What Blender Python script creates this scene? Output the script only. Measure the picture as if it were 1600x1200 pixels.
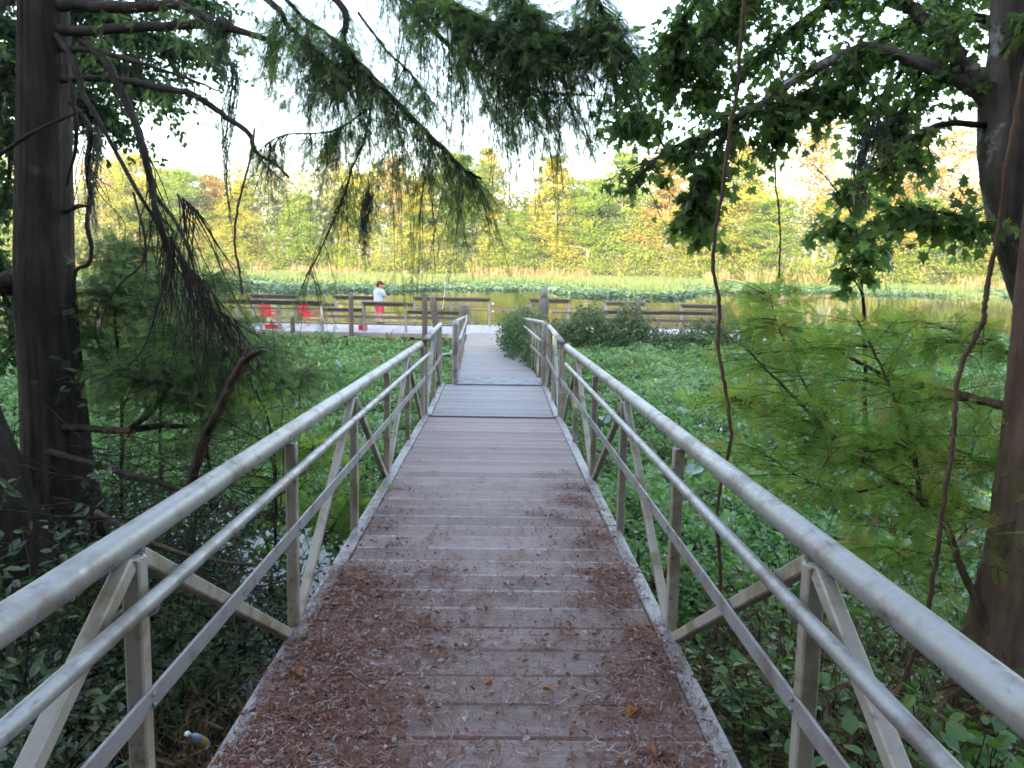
import bpy, math
import numpy as np
from mathutils import Matrix, Vector
from math import radians, sin, cos, pi

for _o in list(bpy.data.objects):
    bpy.data.objects.remove(_o)
S = bpy.context.scene
COL = S.collection

# ------------------------------------------------------------------ camera
F_PX, PITCH, ROLL, CAM_Z = 1200.0, 9.65, 1.1, 3.45
cd = bpy.data.cameras.new('camera')
cam = bpy.data.objects.new('camera', cd)
COL.objects.link(cam)
cam.matrix_world = (Matrix.Translation((0, 0, CAM_Z)) @ Matrix.Rotation(radians(90 - PITCH), 4, 'X')
                    @ Matrix.Rotation(radians(ROLL), 4, 'Z'))
cd.sensor_width = 36.0
cd.lens = 36.0 * F_PX / 1600.0
cd.clip_start, cd.clip_end = 0.05, 2000.0
S.camera = cam

# ------------------------------------------------------------------ light
SUN_ELEV, SUN_AZ = 13.0, 20.0          # low sun behind the camera and to its left
wd = bpy.data.worlds.new('World')
S.world = wd
wd.use_nodes = True
wn = wd.node_tree
wn.nodes.clear()
sky = wn.nodes.new('ShaderNodeTexSky')
sky.sky_type = 'NISHITA'
sky.sun_disc = False
sky.sun_elevation = radians(SUN_ELEV)
sky.sun_rotation = radians(180 + SUN_AZ)
sky.dust_density = 3.0
sky.air_density = 1.0
sky.ozone_density = 1.0
hsv = wn.nodes.new('ShaderNodeHueSaturation')
hsv.inputs['Saturation'].default_value = 0.8     # thin veil of cloud: a paler sky
bg = wn.nodes.new('ShaderNodeBackground')
bg.inputs['Strength'].default_value = 0.15
wo = wn.nodes.new('ShaderNodeOutputWorld')
wn.links.new(sky.outputs[0], hsv.inputs['Color'])
wn.links.new(hsv.outputs[0], bg.inputs['Color'])
wn.links.new(bg.outputs[0], wo.inputs['Surface'])
ld = bpy.data.lights.new('sun', 'SUN')
ld.energy, ld.angle, ld.color = 4.0, radians(0.5), (1.0, 0.83, 0.58)
sun = bpy.data.objects.new('sun', ld)
COL.objects.link(sun)
_sd = Vector((sin(radians(SUN_AZ)) * cos(radians(SUN_ELEV)), cos(radians(SUN_AZ)) * cos(radians(SUN_ELEV)), -sin(radians(SUN_ELEV))))
sun.rotation_euler = _sd.to_track_quat('-Z', 'Y').to_euler()
S.view_settings.view_transform = 'Standard'
S.view_settings.look = 'None'
S.view_settings.gamma = 1.0
S.view_settings.exposure = 2.85
HAZE = .0007
S.render.engine = 'CYCLES'
S.cycles.use_denoising = True
S.cycles.filter_width = 1.75
S.cycles.max_bounces = 6
S.cycles.diffuse_bounces = 3
S.cycles.glossy_bounces = 3
S.cycles.transmission_bounces = 4
S.cycles.transparent_max_bounces = 4
S.cycles.caustics_reflective = False
S.cycles.caustics_refractive = False

# ------------------------------------------------------------------ helpers
def _rx(a): return np.array([[1, 0, 0], [0, cos(a), -sin(a)], [0, sin(a), cos(a)]])
def _rz(a): return np.array([[cos(a), -sin(a), 0], [sin(a), cos(a), 0], [0, 0, 1]])
CR = _rx(pi / 2 - radians(PITCH)) @ _rz(radians(ROLL))
CC = np.array([0, 0, CAM_Z])

def P(px, py, Y):
    """the place Y metres ahead that lies behind photo pixel (px, py): used while measuring the site"""
    d = CR @ np.array([(px - 800) / F_PX, (600 - py) / F_PX, -1.0])
    return CC + d * (Y / d[1])

def PP(lst):
    return np.array([P(*q) for q in lst])

def nrm(a):
    return a / np.maximum(np.linalg.norm(a, axis=-1, keepdims=True), 1e-9)

def smooth(pts, n):
    """Catmull-Rom through pts, n samples"""
    p = np.asarray(pts, float)
    p = np.vstack([2 * p[0] - p[1], p, 2 * p[-1] - p[-2]])
    m = len(p) - 3
    t = np.linspace(0, m - 1e-6, n)
    i = t.astype(int)
    f = (t - i)[:, None]
    a, b, c, d = p[i], p[i + 1], p[i + 2], p[i + 3]
    return .5 * (2 * b + (c - a) * f + (2 * a - 5 * b + 4 * c - d) * f ** 2 + (3 * b - a - 3 * c + d) * f ** 3)

def ridges(path_n, seg, seed, amp, freq=5.0):
    a = np.linspace(0, 2 * pi, seg, endpoint=False)[None]; z = np.linspace(0, 1, path_n)[:, None]; rg = np.random.default_rng(seed); v = 0
    for k in range(9):
        f = int(rg.integers(5, 26)); v = v + np.abs(np.sin(a * f * .5 + rg.random() * 6 + (1.2 + rg.random()) * np.sin(z * rg.uniform(6, 26) + rg.random() * 6) * .5)) / (1 + .12 * k)
    return 1 + amp * (v / 3.2 - 1)

class MB:
    """collects shapes; build() links them as ONE mesh object"""
    def __init__(s):
        s.v, s.f, s.m, s.t, s.s, s.n = [], [], [], [], [], 0

    def add(s, V, faces, mat=0, tint=.5, sm=False):
        V = np.asarray(V, float).reshape(-1, 3)
        for fa in (faces if isinstance(faces, list) else [faces]):
            fa = np.asarray(fa, int)
            s.f.append(fa + s.n)
            s.m.append(np.full(len(fa), mat))
            s.t.append(np.broadcast_to(np.asarray(tint, float), (len(fa),)))
            s.s.append(np.full(len(fa), sm))
        s.v.append(V)
        s.n += len(V)

    def box(s, lo, hi, mat=0, tint=.5, ch=0.0):
        lo, hi = np.array(lo, float), np.array(hi, float)
        c, h = (lo + hi) / 2, (hi - lo) / 2
        if ch <= 0:
            g = np.array([[x, y, z] for x in (-1, 1) for y in (-1, 1) for z in (-1, 1)])
            s.add(c + g * h, np.array([[0, 1, 3, 2], [4, 6, 7, 5], [0, 4, 5, 1], [2, 3, 7, 6], [0, 2, 6, 4], [1, 5, 7, 3]]), mat, tint)
        else:
            s.obox(c, np.eye(3), h, mat, tint, ch)

    def obox(s, c, A, h, mat=0, tint=.5, ch=0.004):
        """oriented box (axes = columns of A) with chamfered edges"""
        c, h = np.array(c, float), np.array(h, float)
        ch = min(ch, min(h) * .6)
        vs = []
        for sx in (-1, 1):
            for sy in (-1, 1):
                for sz in (-1, 1):
                    sg = np.array([sx, sy, sz])
                    for k in range(3):
                        q = sg * h
                        for j in range(3):
                            if j != k:
                                q[j] -= sg[j] * ch
                        vs.append(q)
        vs = np.array(vs)
        idx = lambda sx, sy, sz, k: ((sx > 0) * 4 + (sy > 0) * 2 + (sz > 0)) * 3 + k
        quads, tris = [], []
        for k in range(3):
            i, j = (k + 1) % 3, (k + 2) % 3
            for sg in (-1, 1):
                q = []
                for a, b in ((-1, -1), (1, -1), (1, 1), (-1, 1)):
                    v = [0, 0, 0]; v[k], v[i], v[j] = sg, a, b
                    q.append(idx(*v, k))
                quads.append(q if sg > 0 else q[::-1])
            for a in (-1, 1):
                for b in (-1, 1):
                    v0 = [0, 0, 0]; v1 = [0, 0, 0]
                    v0[i], v0[j], v0[k] = a, b, -1
                    v1[i], v1[j], v1[k] = a, b, 1
                    quads.append([idx(*v0, i), idx(*v1, i), idx(*v1, j), idx(*v0, j)])
        for sx in (-1, 1):
            for sy in (-1, 1):
                for sz in (-1, 1):
                    tris.append([idx(sx, sy, sz, 0), idx(sx, sy, sz, 1), idx(sx, sy, sz, 2)])
        s.add(c + vs @ np.asarray(A).T, [np.array(quads), np.array(tris)], mat, tint)

    def bar(s, p, q, w, d, side, mat=0, tint=.5, ch=.004):
        """square bar from p to q: width w along side, d across"""
        p, q, side = np.array(p, float), np.array(q, float), np.array(side, float)
        a = nrm(q - p); b = nrm(side - a * (side @ a)); c = np.cross(a, b)
        s.obox((p + q) / 2, np.array([b, c, a]).T, (w / 2, d / 2, np.linalg.norm(q - p) / 2), mat, tint, ch)

    def tube(s, pts, r, seg=8, mat=0, tint=.5, cap=True, rough=0.0, rng=None, lobes=None):
        p = np.asarray(pts, float); n = len(p)
        r = np.broadcast_to(np.asarray(r, float), (n,)) if np.ndim(r) < 2 and np.size(r) in (1, n) else np.interp(np.linspace(0, 1, n), np.linspace(0, 1, len(r)), r)
        t = nrm(np.gradient(p, axis=0))
        up = np.array([1., 0, 0]) if abs(t[0][0]) < .8 else np.array([0, 0, 1.])
        U = np.zeros((n, 3)); u = up
        for i in range(n):
            u = nrm(u - t[i] * (u @ t[i])); U[i] = u
        W = np.cross(t, U)
        a = np.linspace(0, 2 * pi, seg, endpoint=False)
        rr = np.repeat(r[:, None], seg, 1)
        if rough and rng is not None:
            rr = rr * (1 + rough * rng.normal(size=(n, seg)))
        if lobes is not None:
            rr = rr * lobes
        V = p[:, None] + rr[..., None] * (U[:, None] * np.cos(a)[None, :, None] + W[:, None] * np.sin(a)[None, :, None])
        i, j = np.meshgrid(np.arange(n - 1), np.arange(seg), indexing='ij')
        j2 = (j + 1) % seg
        q = np.stack([i * seg + j, i * seg + j2, (i + 1) * seg + j2, (i + 1) * seg + j], -1).reshape(-1, 4)
        fs = [q]
        if cap:
            fs += [np.arange(seg)[::-1][None], (np.arange(seg) + (n - 1) * seg)[None]]
        s.add(V.reshape(-1, 3), fs, mat, tint, True)

    def scatter(s, tpl, pos, d, nr, size, mat=0, tint=None, rng=None):
        tv, tf = tpl
        n = len(pos)
        if n == 0: return
        x = nrm(np.asarray(d, float)); z = np.asarray(nr, float)
        z = nrm(z - x * np.sum(z * x, 1, keepdims=True)); y = np.cross(z, x)
        size = np.broadcast_to(np.asarray(size, float), (n,)) if np.ndim(size) < 2 else np.asarray(size)
        sc = size[:, None, None] if size.ndim == 1 else size[:, None, :]
        L = tv[None] * sc
        V = pos[:, None] + L[..., 0:1] * x[:, None] + L[..., 1:2] * y[:, None] + L[..., 2:3] * z[:, None]
        tint = np.random.default_rng(n).random(n) if tint is None else np.broadcast_to(tint, (n,))
        off = (np.arange(n) * len(tv))[:, None, None]
        s.add(V.reshape(-1, 3), [(f[None] + off).reshape(-1, f.shape[1]) for f in tf], mat, .5)
        k = len(tf)
        for q in range(k):
            s.t[-k + q] = np.repeat(tint, len(tf[q]))

    def build(s, name, mats, parent=None, loc=None, mw=None):
        V = np.vstack(s.v).astype(np.float32)
        me = bpy.data.meshes.new(name)
        me.vertices.add(len(V)); me.vertices.foreach_set('co', V.ravel())
        tot = np.concatenate([np.full(len(f), f.shape[1]) for f in s.f])
        loops = np.concatenate([f.ravel() for f in s.f]).astype(np.int32)
        st = np.concatenate([[0], np.cumsum(tot)[:-1]]).astype(np.int32)
        me.loops.add(len(loops)); me.loops.foreach_set('vertex_index', loops)
        me.polygons.add(len(tot)); me.polygons.foreach_set('loop_start', st)
        me.polygons.foreach_set('material_index', np.concatenate(s.m).astype(np.int32))
        me.polygons.foreach_set('use_smooth', np.concatenate(s.s))
        me.update(calc_edges=True)
        at = me.attributes.new('tint', 'FLOAT', 'FACE')
        at.data.foreach_set('value', np.concatenate(s.t).astype(np.float32))
        for m in (mats if isinstance(mats, (list, tuple)) else [mats]):
            me.materials.append(m)
        o = bpy.data.objects.new(name, me); COL.objects.link(o)
        if parent is not None: o.parent = parent
        if loc is not None: o.location = loc
        if mw is not None: o.matrix_world = mw
        return o

def tag(o, label, cat, group=None):
    o['label'] = label; o['category'] = cat
    if group: o['group'] = group
    return o

def thing(name, label, cat, loc=(0, 0, 0), group=None, mw=None):
    o = bpy.data.objects.new(name, None); COL.objects.link(o)
    o.empty_display_size = .1
    if mw is not None: o.matrix_world = mw
    else: o.location = loc
    return tag(o, label, cat, group)

def structure(o): o['kind'] = 'structure'; return o
def stuff(o, label, cat): o['kind'] = 'stuff'; return tag(o, label, cat)

def copy_tree(o, parent=None):
    c = o.copy(); COL.objects.link(c)
    if parent is not None: c.parent = parent
    for ch in list(o.children): copy_tree(ch, c)
    return c

def noise2(x, y, seed=0, sc=1.0):
    r = np.random.default_rng(seed); v = 0
    for k in range(6):
        a = r.random() * 2 * pi; f = sc * (1 + k * .7); ph = r.random() * 7
        v = v + np.sin((x * cos(a) + y * sin(a)) * f + ph + 1.3 * np.sin((x * sin(a) - y * cos(a)) * f * .6 + ph * 2)) / (1 + .5 * k)
    return v / 2.6

def rdir(rng, n):
    return nrm(rng.normal(size=(n, 3)))

# leaf templates: along +x, length 1
def T_leaf(w=.22, cup=.06):
    v = np.array([[0, 0, 0], [.35, w, cup], [.72, w * .8, cup * .6], [1, 0, -cup], [.72, -w * .8, cup * .6], [.35, -w, cup]])
    return v, [np.array([[0, 3, 2, 1], [0, 5, 4, 3]])]
def T_kite(w=.3, cup=.08):
    v = np.array([[0, 0, 0], [.45, w, cup], [1, 0, -.04], [.45, -w, cup]])
    return v, [np.array([[0, 2, 1], [0, 3, 2]])]
def T_star():
    out = [(0, 0), (.12, .16), (.02, .42), (.34, .30), (.50, .52), (.56, .20), (1, 0), (.56, -.20), (.50, -.52), (.34, -.30), (.02, -.42), (.12, -.16)]
    v = [(.34, 0, .03)] + [(x, y, -.10 * abs(y) - .08 * x * x) for x, y in out]
    n = len(out)
    return np.array(v), [np.array([[0, 1 + (i + 1) % n, 1 + i] for i in range(n)])]
def T_spray(pairs=9, ll=.30, w=.045, ang=52):
    v, f = [], []
    def quad(a, b, wd):
        a, b = np.array(a, float), np.array(b, float)
        t = nrm(b - a); s_ = np.array([-t[1], t[0], 0]) * wd
        k = len(v); v.extend([a, (a + b) / 2 + s_, b, (a + b) / 2 - s_]); f.append([k, k + 1, k + 2, k + 3])
    quad((0, 0, 0), (1, 0, -.12), .012)
    for i in range(pairs):
        x = .08 + .9 * i / pairs; l = ll * (1 - .55 * abs(x - .4)) * (1.0 - .35 * x)
        for sg in (-1, 1):
            quad((x, 0, -.12 * x * x), (x + l * cos(radians(ang)), sg * l * sin(radians(ang)), -.12 * x * x - .05 * l), w * .5)
    return np.array(v), [np.array(f)]
def T_blade():
    v = np.array([[0, .5, 0], [0, -.5, 0], [.5, -.4, 0], [.5, .4, 0], [.85, -.2, -.06], [.85, .2, -.06], [1, 0, -.12]])
    return v, [np.array([[0, 1, 2, 3], [3, 2, 4, 5]]), np.array([[5, 4, 6]])]

# ------------------------------------------------------------------ materials
def newmat(name):
    m = bpy.data.materials.new(name); m.use_nodes = True
    nt = m.node_tree; nt.nodes.clear()
    return m, nt, nt.nodes, nt.links
def ramp(nd, stops):
    r = nd.new('ShaderNodeValToRGB'); e = r.color_ramp.elements
    while len(e) < len(stops): e.new(.5)
    for k, (p, c) in zip(e, stops):
        k.position = p; k.color = (*c, 1) if len(c) == 3 else c
    return r
def tex(nd, lk, scale, detail=4, stretch=(1, 1, 1), coord='Object', rough=.6):
    tc = nd.new('ShaderNodeTexCoord'); mp = nd.new('ShaderNodeMapping'); mp.inputs['Scale'].default_value = stretch
    nz = nd.new('ShaderNodeTexNoise'); nz.inputs['Scale'].default_value = scale
    nz.inputs['Detail'].default_value = detail; nz.inputs['Roughness'].default_value = rough
    lk.new(tc.outputs[coord], mp.inputs[0]); lk.new(mp.outputs[0], nz.inputs['Vector'])
    return nz
def mixc(nd, lk, fac, a, b):
    m = nd.new('ShaderNodeMix'); m.data_type = 'RGBA'
    for sock, val in ((m.inputs[0], fac), (m.inputs[6], a), (m.inputs[7], b)):
        if hasattr(val, 'is_output'): lk.new(val, sock)
        else: sock.default_value = val if not isinstance(val, tuple) else (*val, 1)
    return m.outputs[2]
def bump(nd, lk, h, strength, dist=.01):
    b = nd.new('ShaderNodeBump'); b.inputs['Strength'].default_value = strength; b.inputs['Distance'].default_value = dist
    lk.new(h, b.inputs['Height']); return b.outputs[0]

def leafmat(name, cols, rough=.5, trans=.3, spec=.4, tcol=1.5):
    m, nt, nd, lk = newmat(name)
    at = nd.new('ShaderNodeAttribute'); at.attribute_name = 'tint'
    r = ramp(nd, [(i / max(1, len(cols) - 1), c) for i, c in enumerate(cols)])
    lk.new(at.outputs['Fac'], r.inputs[0])
    b = nd.new('ShaderNodeBsdfPrincipled'); b.inputs['Roughness'].default_value = rough
    b.inputs['Specular IOR Level'].default_value = spec
    lk.new(r.outputs[0], b.inputs['Base Color'])
    tl = nd.new('ShaderNodeBsdfTranslucent')
    g = nd.new('ShaderNodeMix'); g.data_type = 'RGBA'; g.blend_type = 'MULTIPLY'; g.inputs[0].default_value = 1
    lk.new(r.outputs[0], g.inputs[6]); g.inputs[7].default_value = (tcol, tcol * 1.05, tcol * .6, 1)
    lk.new(g.outputs[2], tl.inputs[0])
    mx = nd.new('ShaderNodeMixShader'); mx.inputs[0].default_value = trans
    lk.new(b.outputs[0], mx.inputs[1]); lk.new(tl.outputs[0], mx.inputs[2])
    o = nd.new('ShaderNodeOutputMaterial'); lk.new(mx.outputs[0], o.inputs[0])
    return m

def barkmat(name, dark, light, patch=None, scale=14, bs=.7, patch_lo=.56, zst=.16):
    m, nt, nd, lk = newmat(name)
    n1 = tex(nd, lk, scale, 6, (1, 1, zst)); n2 = tex(nd, lk, 2.2, 3)
    r = ramp(nd, [(.3, dark), (.72, light)]); lk.new(n1.outputs[0], r.inputs[0])
    col = r.outputs[0]
    if patch:
        pr = ramp(nd, [(patch_lo, (0, 0, 0)), (patch_lo + .06, (1, 1, 1))]); n3 = tex(nd, lk, 5, 5)
        lk.new(n3.outputs[0], pr.inputs[0]); col = mixc(nd, lk, pr.outputs[0], col, patch)
    var = ramp(nd, [(.3, (.62, .62, .62)), (.7, (1.15, 1.15, 1.15))]); lk.new(n2.outputs[0], var.inputs[0])
    g = nd.new('ShaderNodeMix'); g.data_type = 'RGBA'; g.blend_type = 'MULTIPLY'; g.inputs[0].default_value = 1
    lk.new(col, g.inputs[6]); lk.new(var.outputs[0], g.inputs[7])
    b = nd.new('ShaderNodeBsdfPrincipled'); b.inputs['Roughness'].default_value = .85
    b.inputs['Specular IOR Level'].default_value = .25
    lk.new(g.outputs[2], b.inputs['Base Color']); lk.new(bump(nd, lk, n1.outputs[0], bs, .02), b.inputs['Normal'])
    o = nd.new('ShaderNodeOutputMaterial'); lk.new(b.outputs[0], o.inputs[0])
    return m

def metalmat(name, base, stain, stain_lo=.56, metallic=.55, rough=.42, speck=(.10, .09, .08), bs=.08):
    m, nt, nd, lk = newmat(name)
    n1 = tex(nd, lk, 5, 6); n2 = tex(nd, lk, 60, 3); n3 = tex(nd, lk, 26, 4, (1, .35, 1))
    r1 = ramp(nd, [(stain_lo, (0, 0, 0)), (stain_lo + .14, (.85, .85, .85))]); lk.new(n1.outputs[0], r1.inputs[0])
    c = mixc(nd, lk, r1.outputs[0], base, stain)
    r2 = ramp(nd, [(.60, (0, 0, 0)), (.72, (.7, .7, .7))]); lk.new(n3.outputs[0], r2.inputs[0])
    c = mixc(nd, lk, r2.outputs[0], c, speck)
    b = nd.new('ShaderNodeBsdfPrincipled'); b.inputs['Metallic'].default_value = metallic
    lk.new(c, b.inputs['Base Color'])
    rr = ramp(nd, [(.3, (rough - .1,) * 3), (.7, (rough + .2,) * 3)]); lk.new(n2.outputs[0], rr.inputs[0])
    lk.new(rr.outputs[0], b.inputs['Roughness']); lk.new(bump(nd, lk, n2.outputs[0], bs, .004), b.inputs['Normal'])
    o = nd.new('ShaderNodeOutputMaterial'); lk.new(b.outputs[0], o.inputs[0])
    return m

def woodmat(name, cols, grain=(1, .06, 1), scale=40, rough=.75, dirt=None, dirt_lo=.55, dscale=2.4):
    m, nt, nd, lk = newmat(name)
    at = nd.new('ShaderNodeAttribute'); at.attribute_name = 'tint'
    r = ramp(nd, [(i / max(1, len(cols) - 1), c) for i, c in enumerate(cols)]); lk.new(at.outputs['Fac'], r.inputs[0])
    n1 = tex(nd, lk, scale, 5, grain); g = nd.new('ShaderNodeMix'); g.data_type = 'RGBA'; g.blend_type = 'MULTIPLY'; g.inputs[0].default_value = 1
    gr = ramp(nd, [(.3, (.66, .66, .66)), (.65, (1.12, 1.12, 1.12))]); lk.new(n1.outputs[0], gr.inputs[0])
    lk.new(r.outputs[0], g.inputs[6]); lk.new(gr.outputs[0], g.inputs[7]); c = g.outputs[2]
    if dirt:
        n2 = tex(nd, lk, dscale, 8, rough=.7); rd = ramp(nd, [(dirt_lo, (0, 0, 0)), (dirt_lo + .13, (.75, .75, .75))]); lk.new(n2.outputs[0], rd.inputs[0])
        c = mixc(nd, lk, rd.outputs[0], c, dirt)
    b = nd.new('ShaderNodeBsdfPrincipled'); b.inputs['Roughness'].default_value = rough; b.inputs['Specular IOR Level'].default_value = .35
    lk.new(c, b.inputs['Base Color']); lk.new(bump(nd, lk, n1.outputs[0], .25, .006), b.inputs['Normal'])
    o = nd.new('ShaderNodeOutputMaterial'); lk.new(b.outputs[0], o.inputs[0])
    return m

def plainmat(name, col, rough=.5, spec=.5, metallic=0, var=.2, scale=30):
    m, nt, nd, lk = newmat(name)
    n1 = tex(nd, lk, scale, 4); r = ramp(nd, [(.3, tuple(x * (1 - var) for x in col)), (.7, tuple(min(1, x * (1 + var)) for x in col))])
    lk.new(n1.outputs[0], r.inputs[0])
    b = nd.new('ShaderNodeBsdfPrincipled'); b.inputs['Roughness'].default_value = rough
    b.inputs['Specular IOR Level'].default_value = spec; b.inputs['Metallic'].default_value = metallic
    lk.new(r.outputs[0], b.inputs['Base Color'])
    o = nd.new('ShaderNodeOutputMaterial'); lk.new(b.outputs[0], o.inputs[0])
    return m

M_cyp = leafmat('cypress_needles', [(.075, .12, .06), (.12, .18, .08), (.19, .25, .11)], .5, .58, .4, 2.0)
M_cypR = leafmat('cypress_needles_light', [(.16, .27, .075), (.24, .37, .10), (.34, .43, .12), (.45, .35, .14)], .5, .55, .3, 1.7)
M_maple = leafmat('maple_leaves', [(.07, .12, .055), (.115, .18, .07), (.19, .26, .085)], .4, .60, .4, 2.1)
M_oak = leafmat('oak_leaves', [(.035, .07, .033), (.06, .11, .045), (.10, .15, .055)], .42, .45, .4, 1.9)
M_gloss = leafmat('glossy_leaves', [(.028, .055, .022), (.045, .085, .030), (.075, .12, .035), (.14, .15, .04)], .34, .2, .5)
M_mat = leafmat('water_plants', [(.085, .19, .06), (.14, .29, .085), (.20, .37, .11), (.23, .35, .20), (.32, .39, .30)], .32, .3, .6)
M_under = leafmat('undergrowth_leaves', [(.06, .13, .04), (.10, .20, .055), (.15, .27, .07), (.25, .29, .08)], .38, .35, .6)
M_dry = leafmat('dry_stalks', [(.09, .06, .035), (.16, .11, .06), (.25, .18, .10)], .8, .1, .2)
M_pad = leafmat('lily_pad', [(.16, .26, .24), (.22, .32, .30)], .3, .1, .6)
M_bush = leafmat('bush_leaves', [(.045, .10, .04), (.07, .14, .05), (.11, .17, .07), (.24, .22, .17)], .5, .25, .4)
M_farY = leafmat('yellow_foliage', [(.11, .15, .02), (.22, .25, .025), (.36, .34, .035), (.38, .28, .04)], .6, .5, .1, 1.25)
M_farG = leafmat('green_foliage', [(.07, .13, .02), (.13, .22, .025), (.22, .31, .03), (.32, .34, .04)], .6, .5, .1, 1.25)
M_farO = leafmat('orange_foliage', [(.20, .15, .03), (.31, .22, .04), (.38, .25, .06), (.28, .26, .04)], .6, .5, .1, 1.25)
M_farD = leafmat('grey_foliage', [(.11, .12, .06), (.17, .18, .09), (.24, .22, .11)], .7, .25, .2)
M_grassF = leafmat('marsh_grass', [(.05, .095, .025), (.08, .13, .035), (.13, .145, .06), (.065, .115, .03)], .6, .25, .3)
M_padF = leafmat('floating_leaves', [(.06, .125, .06), (.09, .165, .085), (.13, .20, .12)], .35, .2, .5)
M_litter = leafmat('litter', [(.12, .040, .024), (.19, .064, .036), (.26, .105, .060), (.25, .14, .10), (.38, .28, .27), (.52, .43, .42)], .8, 0, .2)
M_orange = leafmat('orange_leaf', [(.34, .12, .035), (.42, .18, .06)], .6, .1, .3)
M_moss = leafmat('moss', [(.10, .12, .10), (.16, .18, .15), (.24, .25, .21)], .9, .25, .1)
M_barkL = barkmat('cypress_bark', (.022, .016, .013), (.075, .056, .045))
M_barkR = barkmat('red_cypress_bark', (.11, .065, .048), (.28, .185, .14), scale=18)
M_barkM = barkmat('maple_bark', (.09, .072, .066), (.24, .20, .185), patch=(.48, .46, .45), scale=16, patch_lo=.57)
M_twig = barkmat('twig_bark', (.028, .020, .016), (.075, .056, .044), scale=30, bs=.3)
M_vine = barkmat('vine_bark', (.10, .06, .042), (.24, .15, .10), scale=30, bs=.4)
M_farbark = barkmat('far_bark', (.22, .18, .14), (.42, .37, .31), scale=5, bs=.3)
M_snag = barkmat('snag_bark', (.05, .032, .026), (.15, .10, .08), scale=22)
M_alu = metalmat('weathered_aluminium', (.40, .385, .385), (.22, .185, .165), .49, .55, .43, (.09, .08, .075), .12)
M_post = metalmat('stained_aluminium', (.45, .40, .34), (.25, .19, .10), .49, .2, .5, (.10, .075, .05), .15)
M_kerb = metalmat('kerb_aluminium', (.36, .34, .35), (.22, .165, .145), .5, .35, .5)
M_deck = woodmat('deck_boards', [(.25, .178, .168), (.30, .218, .208), (.345, .258, .246)], (.05, 1, 1), 60, .66, (.20, .12, .095), .56)
M_edge = plainmat('board_edge_glint', (.66, .61, .62), .5)  # pale chamfers: sky glint along the board edges painted in as colour
M_deck2 = woodmat('grey_boards', [(.22, .20, .21), (.265, .24, .255), (.31, .285, .295)], (.05, 1, 1), 60, .6, (.20, .16, .16), .6)
M_deck3 = woodmat('warm_boards', [(.31, .255, .235), (.36, .30, .275), (.40, .34, .315)], (.05, 1, 1), 60, .7)
M_dock = woodmat('dock_boards', [(.48, .46, .48), (.54, .52, .54), (.60, .58, .59)], (1, .05, 1), 40, .7)
M_cap = woodmat('dark_cap_boards', [(.045, .036, .034), (.09, .072, .068), (.14, .11, .105)], (.05, 1, 1), 40, .8)
M_rail = woodmat('rail_wood', [(.13, .105, .10), (.20, .165, .155), (.30, .27, .25)], (.05, 1, 1), 40, .8)
M_dpost = woodmat('post_wood', [(.22, .22, .23), (.28, .28, .29), (.33, .32, .32)], (1, 1, .05), 40, .8)
M_pile = woodmat('pile_wood', [(.10, .085, .078), (.15, .125, .115), (.20, .18, .165)], (1, 1, .05), 30, .85, (.18, .075, .045), .62)
M_red = plainmat('red_plastic', (.62, .025, .045), .4)
M_skin = plainmat('skin', (.52, .27, .20), .55, var=.05)
M_shirt = plainmat('pale_shirt', (.42, .52, .58), .9, .2, var=.05)
M_short = plainmat('red_shorts', (.55, .07, .09), .9, .2, var=.08)
M_capm = plainmat('maroon_cap', (.15, .025, .035), .9, .2, var=.1)
M_hair = plainmat('brown_hair', (.10, .05, .035), .8, .2)
M_shoe = plainmat('dark_shoe', (.03, .025, .025), .8)
M_white = plainmat('white_paint', (.78, .78, .76), .5)
M_black = plainmat('black_plastic', (.02, .02, .02), .5)

# ------------------------------------------------------------------ ground and water
def ssm(a, b, x):
    t = np.clip((x - a) / (b - a), 0, 1); return t * t * (3 - 2 * t)
def bankY(x):
    return 106 - 7 * ssm(10, 45, x) + 2.5 * np.sin(x * .09) + 1.5 * np.sin(x * .23 + 1)
def gz(x, y):
    x, y = np.asarray(x, float), np.asarray(y, float)
    near = 1.15 - 1.65 * ssm(1.5 + .4 * np.sin(x * 1.1), 6.6 + .8 * np.sin(x * .7) + 1.6 * ssm(1, 6, np.abs(x)), y)
    n = noise2(x, y, 3, 1.4)
    near = near + .07 * n * (y < 12) + .5 * ssm(4, 12, np.abs(x)) * ssm(5, -4, y)
    far = -.5 + 1.1 * ssm(bankY(x) - 3, bankY(x) + 5, y) + 1.5 * ssm(115, 300, y)
    return np.maximum(near, far)
def sheet(xs, ys, zf):
    X, Y = np.meshgrid(xs, ys, indexing='ij'); V = np.stack([X, Y, zf(X, Y)], -1).reshape(-1, 3)
    i, j = np.meshgrid(np.arange(len(xs) - 1), np.arange(len(ys) - 1), indexing='ij'); n = len(ys)
    return V, np.stack([i * n + j, (i + 1) * n + j, (i + 1) * n + j + 1, i * n + j + 1], -1).reshape(-1, 4)
gx = np.concatenate([np.linspace(-600, -60, 10), np.linspace(-55, -13, 15), np.linspace(-12, 12, 97), np.linspace(13, 55, 15), np.linspace(60, 600, 10)])
gy = np.concatenate([np.linspace(-300, -20, 6), np.linspace(-15, -2, 14), np.linspace(-1.75, 12, 56), np.linspace(13, 95, 24), np.linspace(97, 120, 24), np.linspace(130, 900, 12)])
m, nt, nd, lk = newmat('bank_soil')
n1 = tex(nd, lk, 9, 8); n2 = tex(nd, lk, .5, 3)
r1 = ramp(nd, [(.35, (.018, .013, .010)), (.55, (.05, .033, .024)), (.75, (.10, .065, .045))]); lk.new(n1.outputs[0], r1.inputs[0])
b = nd.new('ShaderNodeBsdfPrincipled'); b.inputs['Roughness'].default_value = .9; lk.new(r1.outputs[0], b.inputs['Base Color'])
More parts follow.
